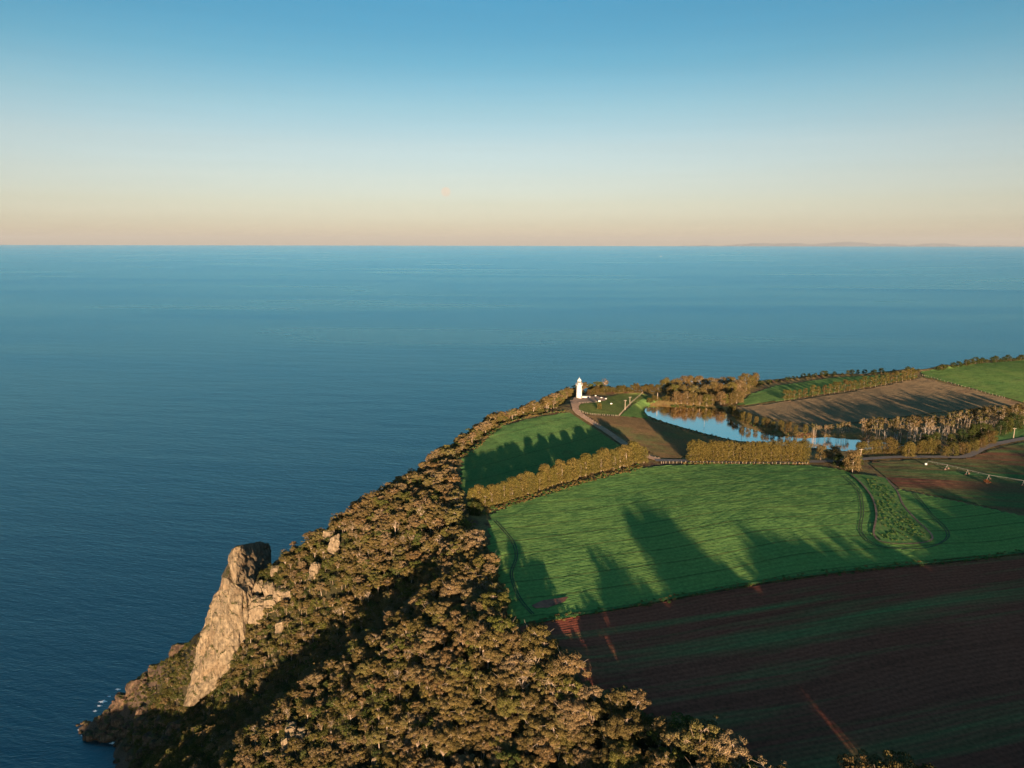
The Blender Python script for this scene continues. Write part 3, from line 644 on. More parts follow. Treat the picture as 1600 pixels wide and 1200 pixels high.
r = np.random.default_rng(11)
for Xc in np.arange(-225, 130, 3.0):
    for Yc in np.arange(-60, 640, 3.0):
        x, y = Xc + r.uniform(-1.7, 1.7), Yc + r.uniform(-1.7, 1.7); sd = SDf(x, y)
        if sd > -1.5: continue
        z = H(x, y)
        if z < 9: continue
        if y < 60 and x < 30: continue
        px, py, dp = project(x, y, z)
        tipd = ((x + 215) / 38) ** 2 + ((y - 364) / 20) ** 2
        if tipd < 1:
            if z > 12 and not blocked(px, py):
                for _ in range(3):
                    x2, y2 = x + r.uniform(-2.2, 2.2), y + r.uniform(-2.2, 2.2); z2 = H(x2, y2)
                    if z2 > 13 + 8 * noise.noise(Vector((x2 * .1, y2 * .1, 0))): shrubs.append((x2, y2, z2, r.uniform(.3, .65), 0, px, py, dp))
            continue
        edge = math.exp(sd / 55.)                     # taller near the plateau
        low = min(1, max(.42, (z - 5) / 105.))
        n = noise.noise(Vector((x * .035, y * .035, 2.2)))
        s = (.43 + .37 * edge) * (.55 + .45 * low) * r.choice([r.uniform(.6, .85), r.uniform(.85, 1.1), r.uniform(1.05, 1.35)])
        if y < 150 and sd > -40 and x > 40: s *= 1.15
        top = project(x, y, z + 12 * s * .8)
        if blocked(px, py) or blocked(top[0], top[1]) or blocked(px, (py + top[1]) / 2): 
            for _ in range(3):
                x2, y2 = x + r.uniform(-2.2, 2.2), y + r.uniform(-2.2, 2.2); z2 = H(x2, y2); q = project(x2, y2, z2 + 1.5)
                if z2 > 14 and not blocked(q[0], q[1], .6): shrubs.append((x2, y2, z2, r.uniform(.5, .95), 0, q[0], q[1], dp))
            continue
        if r.random() < (.14 + .5 * max(0, -n) + .35 * (low < .6)):
            shrubs.append((x, y, z, r.uniform(.7, 1.5), 0, px, py, dp))
        else: gums.append((x, y, z, s, 0, px, py, dp))
        for _ in range(2):
            if r.random() < .55:
                x2, y2 = x + r.uniform(-3, 3), y + r.uniform(-3, 3); z2 = H(x2, y2)
                if z2 > 7 and SDf(x2, y2) < 0:
                    q = project(x2, y2, z2 + 2)
                    if not blocked(q[0], q[1]): shrubs.append((x2, y2, z2, r.uniform(.5, 1.15), 0, *project(x2, y2, z2)))
# belt of tall gums on the added rise behind and beside the camera, whose shadows cross the fields
for Xc in np.arange(80, 520, 5.4):
    for Yc in np.arange(54, 124, 7.4):
        x, y = Xc + r.uniform(-2.3, 2.3), Yc + r.uniform(-2.3, 2.3)
        xs = x + .0925 * y                                # gaps in line with the low sun let thin shafts through
        if noise.noise(Vector((xs * .13, 2.5, 7.7))) < -.6: continue
        tall = min(1., max(0., (x - 175) / 40.))
        gums.append((x, y, H(x, y), (r.uniform(1.15, 1.5) if 70 < x < 110 else r.uniform(1.4, 1.98)) * (1 - tall) + r.uniform(1.75, 2.2) * tall, 0, 0, 9999, 100))
for px, py in ((1362, 1212), (1385, 1216), (1408, 1208), (1425, 1214), (1345, 1222), (1440, 1224)):   # tops that reach into the picture
    a, b, c = ray(px, py - 34); Y = 128; t = Y / b; x = a * t; top = CZ + c * t; z = H(x, Y); gums.append((x, Y, z, (top - z) / 12., 0, px, 1195, 140))
for i in range(620):                                  # scrub on the ledges and flanks of the rock
    x0, x1, y0, y1 = ((408, 450, 884, 915), (268, 318, 1000, 1075), (262, 330, 1040, 1115), (392, 470, 905, 985), (190, 300, 1030, 1130))[i % 5]
    p = at(r.uniform(x0, x1), r.uniform(y0, y1)); q = project(*p)
    if i % 5 == 4 and (p.z < 9 or p.z > 70 or noise.noise(p * .08) < -.05): continue
    if i % 5 == 3 and blocked(q[0], q[1], .5): continue
    shrubs.append((p.x, p.y, p.z - .1, r.uniform(.35, .8), 0, *q))
inview = [i for i, g in enumerate(gums) if -30 < g[5] < 1630 and g[6] < 1215 and project(g[0], g[1], g[2] + 11 * g[3])[1] < 1200]
inview.sort(key=lambda i: -gums[i][3] / gums[i][7]); single = set(inview[:300])
def forest_label(x, y, px, py, sd):
    if px > 1300: return 'gum tree top just rising over the bottom edge of the ploughed field', 'gum trees at the bottom edge'
    if sd > -13 and py > 1000: return 'brown gum tree at the forest edge beside the dark ploughed field', 'gum trees edging the ploughed field'
    if sd > -13: return 'brown gum tree at the forest edge beside the green crop field', 'gum trees edging the crop field'
    if py > 1080: return 'olive brown gum tree inside the lowest part of the slope forest', 'gum trees low in the slope forest'
    return 'olive brown gum tree inside the forest above the shaded gully', 'gum trees above the gully'
for i in inview[:300]:
    x, y, z, s, _, px, py, dp = gums[i]; lab, grp = forest_label(x, y, px, py, SDf(x, y))
    plant(GUM[random.choice((0, 1, 2, 3, 4, 5, 0, 2, 4, 8, 8, 6, 7))], 'gum_tree', (x, y, z), s * random.uniform(.9, 1.12), s, lab, 'tree', grp)

def mass(name, assets, pts, label, cat):
    """what is past counting: one object that instances tree meshes on points"""
    col = bpy.data.collections.new(name + '_sources')
    for a in assets: col.objects.link(a.joined)
    me = bpy.data.meshes.new(name); me.from_pydata([p[:3] for p in pts], [], [])
    rr = np.random.default_rng(3); n = len(pts)
    for nm, ty, dat in (('scl', 'FLOAT', np.array([p[3] for p in pts])), ('rot', 'FLOAT', rr.uniform(0, 6.283, n)), ('pick', 'INT', rr.integers(0, len(assets), n))):
        at_ = me.attributes.new(nm, ty, 'POINT'); at_.data.foreach_set('value', dat.astype(np.int32 if ty == 'INT' else np.float32))
    o = bpy.data.objects.new(name, me); COL.objects.link(o)
    g = bpy.data.node_groups.new(name, 'GeometryNodeTree')
    g.interface.new_socket('Geometry', in_out='INPUT', socket_type='NodeSocketGeometry'); g.interface.new_socket('Geometry', in_out='OUTPUT', socket_type='NodeSocketGeometry')
    gi, gout = g.nodes.new('NodeGroupInput'), g.nodes.new('NodeGroupOutput')
    ci = g.nodes.new('GeometryNodeCollectionInfo'); ci.inputs[0].default_value = col; ci.inputs['Separate Children'].default_value = True; ci.inputs['Reset Children'].default_value = True
    ip = g.nodes.new('GeometryNodeInstanceOnPoints'); ip.inputs['Pick Instance'].default_value = True
    def attr(nm, ty):
        a = g.nodes.new('GeometryNodeInputNamedAttribute'); a.data_type = ty; a.inputs[0].default_value = nm; return a.outputs[0]
    cx = g.nodes.new('ShaderNodeCombineXYZ'); L = g.links
    L.new(attr('rot', 'FLOAT'), cx.inputs[2]); e2r = g.nodes.new('FunctionNodeEulerToRotation'); L.new(cx.outputs[0], e2r.inputs[0])
    sx = g.nodes.new('ShaderNodeCombineXYZ'); sa = attr('scl', 'FLOAT')
    for k in range(3): L.new(sa, sx.inputs[k])
    L.new(gi.outputs[0], ip.inputs['Points']); L.new(ci.outputs[0], ip.inputs['Instance']); L.new(attr('pick', 'INT'), ip.inputs['Instance Index'])
    L.new(e2r.outputs[0], ip.inputs['Rotation']); L.new(sx.outputs[0], ip.inputs['Scale']); L.new(ip.outputs[0], gout.inputs[0])
    md = o.modifiers.new('scatter', 'NODES'); md.node_group = g
    return tag(o, label, cat, kind='stuff')
mass('forest', GUM, [g for i, g in enumerate(gums) if i not in single], 'dense brown gum forest covering the steep slope above the sea', 'forest')
mass('undergrowth', SHRUB, shrubs, 'green scrub filling the gaps between the gum trees', 'scrub')
print('gums', len(gums), 'shrubs', len(shrubs))

def row(assets, name, line, n, hpx, label, cat, group, base_h, jit=1.0, hj=.12, wide=1.0):
    P = [at(*p).to_2d() for p in line]; Q = smooth_line(P, .5); words = 'first second third fourth fifth sixth seventh eighth ninth tenth eleventh twelfth thirteenth fourteenth fifteenth sixteenth seventeenth eighteenth nineteenth'.split()
    for k in range(n):
        q = Q[int((k + .5) / n * (len(Q) - 1))]; x, y = q.x + random.uniform(-jit, jit), q.y + random.uniform(-jit, jit); z = H(x, y)
        h = hpx * pxm(Vector((x, y, z))) * random.uniform(1 - hj, 1 + hj); s = h / base_h
        plant(random.choice(assets), name, (x, y, z - .1), s * wide * random.uniform(.92, 1.08), s, f'{label}, {words[k]} from left' if n < 20 and len(label.split()) < 14 and name != 'paperbark_tree' and name != 'coast_gum' else label, cat, group)
row(PINE, 'windbreak_tree', [(742, 797), (790, 783), (850, 763), (910, 744), (960, 731), (1008, 722)], 42, 31, 'yellow green pine in the windbreak curving between the two green fields', 'tree', 'windbreak pines', 11, 1.1, .2)
row(HEDGE, 'hedge_tree', [(1079, 720), (1170, 720.5), (1258, 721)], 24, 32, 'golden green conifer in the dense straight hedge beside the farm road', 'tree', 'roadside hedge conifers', 12, .6, .09, 1.05)
row(CONIFER, 'field_conifer', [(1224, 626), (1290, 616), (1360, 605), (1430, 592)], 26, 18, 'olive conifer in the straight row along the top of the brown field', 'tree', 'conifers along the brown field', 10, .8, .15)
row(DARK, 'windbreak_bush', [(735, 804), (752, 806)], 3, 20, 'dark green bush at the forest end of the windbreak', 'bush', 'dark bushes at the windbreak end', 9, 1)
row(OLIVE, 'pond_tree', [(1142, 646), (1160, 657), (1200, 668), (1235, 674), (1262, 677)], 15, 13.5, 'small olive tree on the far right bank of the pond', 'tree', 'olive trees on the pond bank', 9, 1.2, .25, .85)
row(SWAMP, 'paperbark_tree', [(1268, 679), (1300, 679), (1328, 675)], 10, 17, 'pale trunked swamp tree in the small clump at the pond end', 'tree', 'swamp trees at the pond end', 13, 1.2, .1)
row(ROUND, 'creek_gum', [(1350, 670), (1400, 665), (1470, 659), (1540, 651), (1615, 643)], 26, 13.5, 'brown gum tree in the back row of the creek wood against the brown field', 'tree', 'gums at the back of the creek wood', 10, 2.5, .3)
for yo, n in ((0, 22), (7, 18), (-6, 22)):
    row(SWAMP, 'paperbark_tree', [(1348, 682 + yo), (1390, 681 + yo), (1440, 677 + yo), (1500, 669 + yo), (1560, 662 + yo), (1615, 655 + yo)], n, 22, 'tall pale trunked swamp tree in the creek wood below the brown field', 'tree', 'swamp trees in the creek wood', 13, 2.2, .18)
row(DEAD, 'dead_tree', [(1380, 692), (1420, 690), (1470, 684)], 22, 20, 'bare grey dead tree standing in the shaded swamp', 'tree', 'dead swamp trees', 10, 4, .3)
row(OLIVE, 'roadside_tree', [(1340, 708), (1380, 707), (1460, 706)], 17, 20, 'olive tree lining the road in front of the swamp', 'tree', 'olive trees along the road', 9, 1.5, .25)
row(DARK, 'dark_tree', [(1440, 704), (1500, 692), (1545, 682), (1600, 668)], 14, 24, 'dark green tree in the shade between swamp and road', 'tree', 'dark trees behind the road', 9, 3, .25)
row(OLIVE, 'bend_tree', [(1472, 712), (1510, 708), (1535, 697), (1555, 690)], 10, 18, 'green tree along the outside of the road bend', 'tree', 'green trees at the road bend', 9, 1, .2)
plant(GOLD[0], 'round_tree', at_px(1420, 712.5), .95, .98, 'round golden tree standing alone beside the road', 'tree')
for px, py, h, lab in ((1283, 719, 24, 'slim gum tree next to the right end of the hedge'), (1303, 722, 26, 'gum tree between the hedge end and the leaning clump'), (1332, 737, 34, 'large brown gum tree at the head of the grass tongue'),):
    p = at_px(px, py); s = h * pxm(p) / 12; s *= 1.2; plant(random.choice(ROUND), 'gum_tree', p, s, s, lab, 'tree')
row(DARK, 'dark_bush', [(1310, 728), (1322, 734), (1345, 730)], 4, 22, 'dark bush under the gum at the head of the grass tongue', 'bush', 'dark bushes by the grass tongue', 9, 1)
# ---- trees behind the lighthouse and along the far coast
for line, n, h, j in (([(1038, 612), (1100, 608), (1180, 603)], 17, 19, 1.5), ([(1046, 621), (1100, 621), (1165, 616)], 14, 20, 1.5), ([(1055, 629), (1110, 632), (1160, 629)], 12, 18, 1)):
    row(ROUND, 'coast_gum', line, n, h, 'rounded brown gum tree in the grove behind the pond', 'tree', 'gum grove behind the pond', 10, j, .2, 1.05)
row(OLIVE, 'coast_shrub', [(921, 616), (950, 612.5), (985, 611), (1030, 612)], 19, 10, 'low olive shrub on the cliff top behind the lighthouse lawn', 'shrub', 'shrubs behind the lighthouse lawn', 9, 1, .3, 1.3)
row(ROUND, 'coast_gum', [(868, 634), (880, 627), (893, 618)], 8, 19, 'brown gum tree close beside the lighthouse tower', 'tree', 'gum trees beside the lighthouse', 10, 1.5, .2, 1.0)
row(DARK, 'edge_shrub', [(1178, 604), (1230, 593.5), (1300, 586), (1370, 582.5), (1436, 580)], 34, 6, 'low dark shrub on the far cliff top beyond the narrow field', 'shrub', 'dark shrubs on the far cliff top', 9, 1.5, .4, 1.5)
row(DARK, 'edge_shrub', [(1462, 578), (1500, 571.5), (1540, 565.5), (1600, 561)], 22, 8, 'low dark shrub on the cliff top beyond the bright pasture', 'shrub', 'dark shrubs beyond the pasture', 9, 1.5, .4, 1.4)
plant(GOLD[0], 'round_bush', at_px(937, 639), .5, .5, 'round golden bush alone on the lighthouse lawn', 'bush')
row(OLIVE, 'bank_shrub', [(1012, 628), (1030, 626), (1048, 626)], 8, 8, 'low shrub on the dam bank at the near corner of the pond', 'shrub', 'shrubs on the dam bank', 9, 1, .3, 1.3)
row([SHRUB[0], SHRUB[2]], 'shore_shrub', [(1018, 654), (1040, 663), (1075, 673), (1110, 682), (1150, 691), (1200, 696)], 30, 4, 'low dark shrub along the near shore of the pond', 'shrub', 'shrubs on the near pond shore', 3, .8, .4)
row([SHRUB[0], SHRUB[2]], 'shore_shrub', [(1050, 634), (1075, 636), (1105, 638), (1130, 640)], 12, 4, 'low tuft at the water below the gum grove', 'shrub', 'tufts below the gum grove', 3, .6, .4)

# ------------------------------------------------------------------ rock
def rock_mat(name, lo, mid_, hi, stain=.5):
    m, nt, b = new_mat(name); v = coords(nt); n1 = noise_tex(nt, .35, 8, .65, v, .4); n2 = noise_tex(nt, .9, 6, .7, coords(nt, (1, 1, .18)), .6); n3 = noise_tex(nt, .09, 4, .6, v)
    c = ramp_node(nt, n1.outputs[0], [(.28, lo), (.5, mid_), (.72, hi)]).outputs[0]
    c = mix(nt, c, ramp_node(nt, n2.outputs[0], [(.38, (1 - stain, 1 - stain, 1 - stain * .95)), (.6, (1.08, 1.06, 1.03))]).outputs[0], 1.0, 'MULTIPLY')
    c = mix(nt, c, (.22, .14, .075), ramp_node(nt, n3.outputs[0], [(.52, (0, 0, 0)), (.7, (.4, .4, .4))]).outputs[0])
    geo = N(nt, 'ShaderNodeNewGeometry'); sx = N(nt, 'ShaderNodeSeparateXYZ'); nt.links.new(geo.outputs['Normal'], sx.inputs[0])
    tw = N(nt, 'ShaderNodeMath', operation='MULTIPLY'); nt.links.new(ramp_node(nt, sx.outputs['Z'], [(.62, (0, 0, 0)), (.8, (1, 1, 1))]).outputs[0], tw.inputs[0])
    nt.links.new(ramp_node(nt, n1.outputs[0], [(.44, (0, 0, 0)), (.52, (1, 1, 1))]).outputs[0], tw.inputs[1])
    c = mix(nt, c, (.06, .06, .022), tw.outputs[0]); nt.links.new(c, b.inputs['Base Color'])        # grass and lichen sit on the ledges
    vo = N(nt, 'ShaderNodeTexVoronoi'); vo.feature = 'DISTANCE_TO_EDGE'; vo.inputs['Scale'].default_value = .22; nt.links.new(n1.outputs[0], vo.inputs['Randomness']); nt.links.new(v, vo.inputs['Vector'])
    ad = N(nt, 'ShaderNodeMath', operation='MULTIPLY_ADD'); nt.links.new(n1.outputs[0], ad.inputs[0]); ad.inputs[1].default_value = 1.6; nt.links.new(n2.outputs[0], ad.inputs[2])
    bump(nt, b, ad.outputs[0], .9, .9); b.inputs['Specular IOR Level'].default_value = .1; return m
M['cliff'] = rock_mat('cliff_rock', (.125, .1, .07), (.2, .162, .112), (.265, .22, .155), .5)
M['boulder'] = rock_mat('boulder_rock', (.13, .1, .068), (.22, .175, .12), (.3, .245, .175), .45)
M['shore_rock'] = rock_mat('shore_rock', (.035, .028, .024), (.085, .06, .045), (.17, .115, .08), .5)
def frac(p, s, seed=0.): return noise.fractal(Vector((p[0] * s + seed, p[1] * s, p[2] * s)), .9, 2.1, 5)
def make_cliff():
    rows = [(345, 363, 902), (341, 372, 912), (336, 384, 925), (330, 386, 940), (322, 386, 958), (316, 384, 975), (311, 383, 990), (307, 383, 1008), (302, 375, 1025), (297, 362, 1043), (293, 349, 1062), (290, 335, 1078), (288, 314, 1094), (288, 304, 1104)]
    nu, nv = 80, 130; V = []; Fc = []
    for j in range(nv + 1):
        t = j / nv * (len(rows) - 1); i = min(int(t), len(rows) - 2); f = t - i
        L, Rr, py = [rows[i][k] * (1 - f) + rows[i + 1][k] * f for k in range(3)]
        vv = j / nv; Y = 338 - 17 * vv
        for k in range(nu + 1):
            u = -.35 + 1.7 * k / nu; uc = min(max(u, 0), 1); bulge = 4.5 * math.sin(math.pi * uc) ** .7
            p = on_y(L + (Rr - L) * uc, py, Y - bulge)
            if u < 0: p += Vector((.16, 1, .05)) * (-u * 62)
            if u > 1: p += Vector((-.02, 1, .05)) * ((u - 1) * 50)
            V.append(p)
    V2 = []
    for j in range(nv + 1):
        for k in range(nu + 1):
            p = V[j * (nu + 1) + k]; q = (p.x, p.y, p.z * .45)
            d = frac(q, .05) * 3.6 + frac(p, .16, 5) * .9 - 2.2 * max(0, .11 - abs(noise.noise(Vector((p.x * .085, p.y * .085, p.z * .03 + 3))))) / .11
            st = p.z * .14 + 1.5 * noise.noise(Vector((p.x * .05, p.z * .05, 8))); d += .9 * (abs((st % 1) - .5) * 2) ** 3 - 1.1 * max(0, .09 - abs(noise.noise(Vector((p.x * .2, 4, p.z * .11))))) / .09
            sx_ = -1 if k < nu * .28 else (1 if k > nu * .72 else .1)
            V2.append(p + Vector((.55 * sx_, -.9, .1)) * d)
    top = [V2[k] + Vector((0, 9, 2.5)) for k in range(nu + 1)]; top2 = [V2[k] + Vector((0, 26, -6)) for k in range(nu + 1)]
    V2 = top2 + top + V2; nv += 2
    for j in range(nv):
        for k in range(nu):
            a = j * (nu + 1) + k; Fc.append((a, a + nu + 1, a + nu + 2, a + 1))
    o = mesh_obj('cliff', V2, Fc, M['cliff'], smooth=False)
    return tag(o, 'tall tan rock cliff face lit by the low sun', 'cliff')
make_cliff()
def hull(name, pts, mat, cuts=4, disp=.5, scale=.35, loc=(0, 0, 0), smooth=False):
    bm = bmesh.new()
    for p in pts: bm.verts.new(p)
    res = bmesh.ops.convex_hull(bm, input=bm.verts); bmesh.ops.delete(bm, geom=[g for g in res['geom_interior'] if isinstance(g, bmesh.types.BMVert)], context='VERTS')
    for _ in range(cuts):
        bmesh.ops.subdivide_edges(bm, edges=[e for e in bm.edges if e.calc_length() > disp * .9], cuts=1, use_grid_fill=True, smooth=.12)
    bmesh.ops.triangulate(bm, faces=bm.faces); bm.normal_update(); L = Vector(loc)
    for v in bm.verts:
        q = v.co + L; d = frac(q, scale) * disp + frac(q, scale * 3, 4) * disp * .35 - disp * 1.1 * max(0, .1 - abs(noise.noise(q * scale * .6))) / .1
        v.co = v.co + v.normal * d
    me = bpy.data.meshes.new(name); bm.to_mesh(me); bm.free(); me.materials.append(mat)
    o = bpy.data.objects.new(name, me); COL.objects.link(o); o.location = loc; return o
# the shoulder block above the cliff: its front catches the sun, its flank turns away from it
blk = [on_y(361, 868, 334), on_y(367, 857, 336), on_y(376, 854, 338), on_y(371, 882, 333), on_y(369, 912, 332), on_y(361, 898, 333), on_y(424, 855, 398), on_y(424, 908, 394), on_y(362, 872, 352), on_y(374, 925, 342), on_y(400, 850, 370)]
c0 = sum(blk, Vector()) / len(blk)
tag(hull('cliff_block', [p - c0 for p in blk], M['cliff'], 5, .8, .16, c0), 'big rock block above the cliff with its right flank in shade', 'rock')
BL = {0: 'large pale upright outcrop high on the bush slope', 1: 'smaller rock leaning behind the large upright outcrop', 2: 'pale oval boulder standing alone below the upright outcrop', 8: 'long pale slab lying below the cliff boulders', 9: 'tall rock pillar joined to the right side of the cliff',
      10: 'broad rock below the tall pillar beside the cliff', 18: 'pale boulder at the bottom of the slope forest', 19: 'grey rock just right of the pale bottom boulder', 20: 'shaded slab under the pale bottom boulder', 21: 'upper pale rock of the pair in the middle of the forest', 22: 'lower pale rock of the pair in the middle of the forest', 23: 'small rock near the bottom edge in the forest', 24: 'small rock left of the bottom boulder'}
for i, (px, py, w, h) in enumerate(BOULDERS):
    p = at(px, py); k = pxm(p) * (1.4 if 9 <= i <= 17 else 1.1); ww, hh = w * k * .5, h * k * 1.15; rb = np.random.default_rng(500 + i)
    n = np.array([(a, b, c) for a in (-1, 1) for b in (-1, 1) for c in (-1, 1)] + [(0, -.9, .9), (rb.uniform(-.5, .5), -1.1, .1), (rb.uniform(-1, 1), 0, 1.25)]) * rb.uniform(.55, 1.05, (11, 3))
    sl = rb.uniform(-.35, .35); pts = [Vector((a * ww * .95 + sl * ww * c, b * ww * 1.1, c * hh * .5 + hh * .36)) for a, b, c in n]
    o = hull('boulder', pts, M['boulder'], 4, max(.25, ww * .24), .8 / max(ww, 1), p + Vector((0, .4 * ww, -hh * .2)))
    if i in BL: tag(o, BL[i], 'boulder')
    elif i in (3, 4, 5, 6, 7): tag(o, 'small pale rock on the crest right of the shaded block', 'boulder', 'rocks on the crest')
    else: tag(o, 'pale rounded boulder in the cluster right of the cliff top', 'boulder', 'boulders right of the cliff top')
# rocks of the low ridge that runs out into the sea, and the wet rocks round it
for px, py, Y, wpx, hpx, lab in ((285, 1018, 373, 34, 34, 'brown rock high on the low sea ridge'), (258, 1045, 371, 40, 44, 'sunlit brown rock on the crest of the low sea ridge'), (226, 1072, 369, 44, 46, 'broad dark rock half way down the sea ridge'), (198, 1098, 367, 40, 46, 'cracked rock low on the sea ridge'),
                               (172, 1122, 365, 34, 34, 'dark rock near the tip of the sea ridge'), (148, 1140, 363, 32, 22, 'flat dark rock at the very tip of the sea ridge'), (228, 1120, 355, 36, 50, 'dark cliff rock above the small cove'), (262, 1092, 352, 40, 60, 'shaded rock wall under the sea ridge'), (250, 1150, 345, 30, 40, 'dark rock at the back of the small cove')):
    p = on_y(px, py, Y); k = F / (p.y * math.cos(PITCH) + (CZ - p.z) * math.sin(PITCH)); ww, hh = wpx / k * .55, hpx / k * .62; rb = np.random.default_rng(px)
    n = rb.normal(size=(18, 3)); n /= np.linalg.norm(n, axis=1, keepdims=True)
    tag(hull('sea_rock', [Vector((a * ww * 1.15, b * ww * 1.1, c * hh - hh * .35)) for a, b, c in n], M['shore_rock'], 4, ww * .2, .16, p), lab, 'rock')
rb = np.random.default_rng(78)
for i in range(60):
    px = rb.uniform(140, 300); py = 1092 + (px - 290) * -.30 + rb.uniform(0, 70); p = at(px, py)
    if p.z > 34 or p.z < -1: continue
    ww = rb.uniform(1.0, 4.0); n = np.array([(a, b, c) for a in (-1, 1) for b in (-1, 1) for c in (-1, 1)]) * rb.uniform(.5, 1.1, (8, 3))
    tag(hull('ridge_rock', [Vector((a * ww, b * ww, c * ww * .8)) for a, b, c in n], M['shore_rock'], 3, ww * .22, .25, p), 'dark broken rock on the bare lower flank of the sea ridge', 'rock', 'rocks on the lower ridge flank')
rb = np.random.default_rng(77)
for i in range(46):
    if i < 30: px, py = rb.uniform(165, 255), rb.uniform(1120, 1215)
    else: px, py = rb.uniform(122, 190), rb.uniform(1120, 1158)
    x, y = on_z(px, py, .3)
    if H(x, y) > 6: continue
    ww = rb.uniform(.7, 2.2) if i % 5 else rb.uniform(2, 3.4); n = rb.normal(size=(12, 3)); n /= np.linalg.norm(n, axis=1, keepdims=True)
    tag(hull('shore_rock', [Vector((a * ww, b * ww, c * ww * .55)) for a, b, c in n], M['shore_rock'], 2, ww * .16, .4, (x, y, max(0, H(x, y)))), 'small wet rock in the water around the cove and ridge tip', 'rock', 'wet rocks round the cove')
FOAM = [(128, 1141, 1.4), (133, 1150, 1.2), (150, 1112, 1.0), (157, 1104, 1.3), (172, 1089, .9), (178, 1162, 1.2), (188, 1170, .9), (170, 1155, 1.0), (205, 1183, 1.1), (146, 1152, 1.0)]
M['foam'] = plain('foam', (.75, .78, .8), .9, .15, 2)
for i, (px, py, w, lab) in enumerate(((139, 1134, 2.4, 'white patch of foam against the tip of the sea ridge'), (163, 1097, 2.0, 'white foam washing the seaward side of the ridge'), (186, 1078, 1.2, 'speck of foam farther up the seaward side of the ridge'), (196, 1176, 1.6, 'thin foam in the rocky cove')) + tuple((a, b, c, 'thin streak of white wash along the rocky waterline') for a, b, c in FOAM)):
    x, y = on_z(px, py, .1); mb = MB(); q = np.random.default_rng(i); ring = [(math.cos(a) * w * q.uniform(.3, 1.2) * 1.6, math.sin(a) * w * q.uniform(.3, 1.0), 0) for a in np.linspace(0, 6.28, 22)[:-1]]
    mb.v = ring; mb.f = [tuple(range(len(ring)))]; o = mb.build('foam', M['foam']); o.location = (x, y, .09); tag(o, lab, 'foam', kind='stuff')

# ------------------------------------------------------------------ lighthouse
M['white'] = plain('white_paint', (.55, .55, .54), .6, .05, 1.2, spec=.3); M['glass'] = plain('lantern_glass', (.06, .07, .08), .15, .1, 1, spec=.6)
M['trim'] = plain('grey_trim', (.45, .4, .37), .6, .1, 1); M['stone'] = plain('pale_stone', (.5, .42, .36), .85, .15, 1); M['dark_door'] = plain('dark_door', (.1, .06, .05), .6, .1, 1)
M['timber'] = plain('weathered_timber', (.3, .24, .19), .85, .25, 2); M['wire'] = plain('wire', (.3, .28, .27), .5, .1, 2, .8)
lp = at(905, 622.5); K = 34 * pxm(lp) / 18.0
lt = empty('lighthouse', lp); lt.scale = (K, K, K); tag(lt, 'white round lighthouse tower with domed lantern on the cliff top', 'lighthouse')
mb = MB(); mb.lathe([(2.75, -.8), (2.75, .5), (2.55, .6)], 28); mb.build('plinth', M['stone'], lt)
mb = MB(); mb.lathe([(2.45, .55), (2.38, 3), (2.2, 7), (2.08, 10.6), (2.08, 11.1)], 32); tw = mb.build('tower', M['white'], lt, True)
for z, a in ((2.6, -1.2), (5.6, -1.5), (8.6, -1.2)):
    rr = 2.42 - .033 * z; mb = MB(); mb.box((rr * math.cos(a), rr * math.sin(a), z), (.16, .5, .9), a); mb.build('window', M['glass'], tw)
mb = MB(); mb.box((2.42 * math.cos(-.5), 2.42 * math.sin(-.5), 1.5), (.18, .9, 1.9), -.5); mb.build('door', M['dark_door'], tw)
mb = MB(); mb.lathe([(2.1, 10.8), (2.4, 11.1), (3.0, 11.35), (3.0, 11.75), (1.9, 11.76)], 32); gal = mb.build('gallery', M['white'], lt)
for zz in (12.15, 12.55, 12.9):
    mb = MB(); mb.tube([(2.92 * math.cos(a), 2.92 * math.sin(a), zz) for a in np.linspace(0, 2 * math.pi, 33)], .035, 4, False); mb.build('rail', M['trim'], gal)
for k in range(16):
    a = 2 * math.pi * k / 16; mb = MB(); mb.tube([(2.92 * math.cos(a), 2.92 * math.sin(a), 11.7), (2.92 * math.cos(a), 2.92 * math.sin(a), 12.92)], .04, 4); mb.build('baluster', M['trim'], gal)
mb = MB(); mb.lathe([(1.5, 11.76), (1.5, 13.0), (1.58, 13.05), (1.58, 13.2), (1.38, 13.21)], 24); mb.build('lantern_base', M['white'], lt)
lr = empty('lantern_room', (0, 0, 0)); lr.parent = lt
for k in range(12):
    a0, a1 = 2 * math.pi * k / 12, 2 * math.pi * (k + 1) / 12; mb = MB()
    pts = [(1.36 * math.cos(a), 1.36 * math.sin(a), z) for z in (13.2, 14.95) for a in (a0 + .03, a1 - .03)]
    mb.add(pts + [(x * .97, y * .97, z) for x, y, z in pts], [(0, 1, 3, 2), (4, 6, 7, 5), (0, 4, 5, 1), (2, 3, 7, 6), (0, 2, 6, 4), (1, 5, 7, 3)]); mb.build('pane', M['glass'], lr)
    mb = MB(); mb.tube([(1.4 * math.cos(a0), 1.4 * math.sin(a0), 13.15), (1.4 * math.cos(a0), 1.4 * math.sin(a0), 14.95)], .06, 4); mb.build('glazing_bar', M['white'], lr)
mb = MB(); mb.lathe([(1.75, 14.88), (1.78, 15.0), (1.62, 15.35), (1.3, 15.95), (.85, 16.5), (.4, 16.85), (.28, 17.0)], 24); dm = mb.build('dome', M['white'], lt, True)
mb = MB(); mb.lathe([(.2, 16.95), (.34, 17.2), (.2, 17.45), (.05, 17.5), (.03, 18.3)], 12); mb.build('finial', M['white'], dm)
an = empty('lighthouse_annex', at(916, 622.2)); an.scale = (K, K, K); tag(an, 'low white walled hut attached to the right of the tower', 'hut')
mb = MB(); mb.box((0, 0, .6), (6.6, 2.6, 2.2)); mb.build('wall', M['white'], an)
mb = MB(); mb.box((0, 0, 1.8), (7.0, 3.0, .22)); mb.build('roof', M['stone'], an)
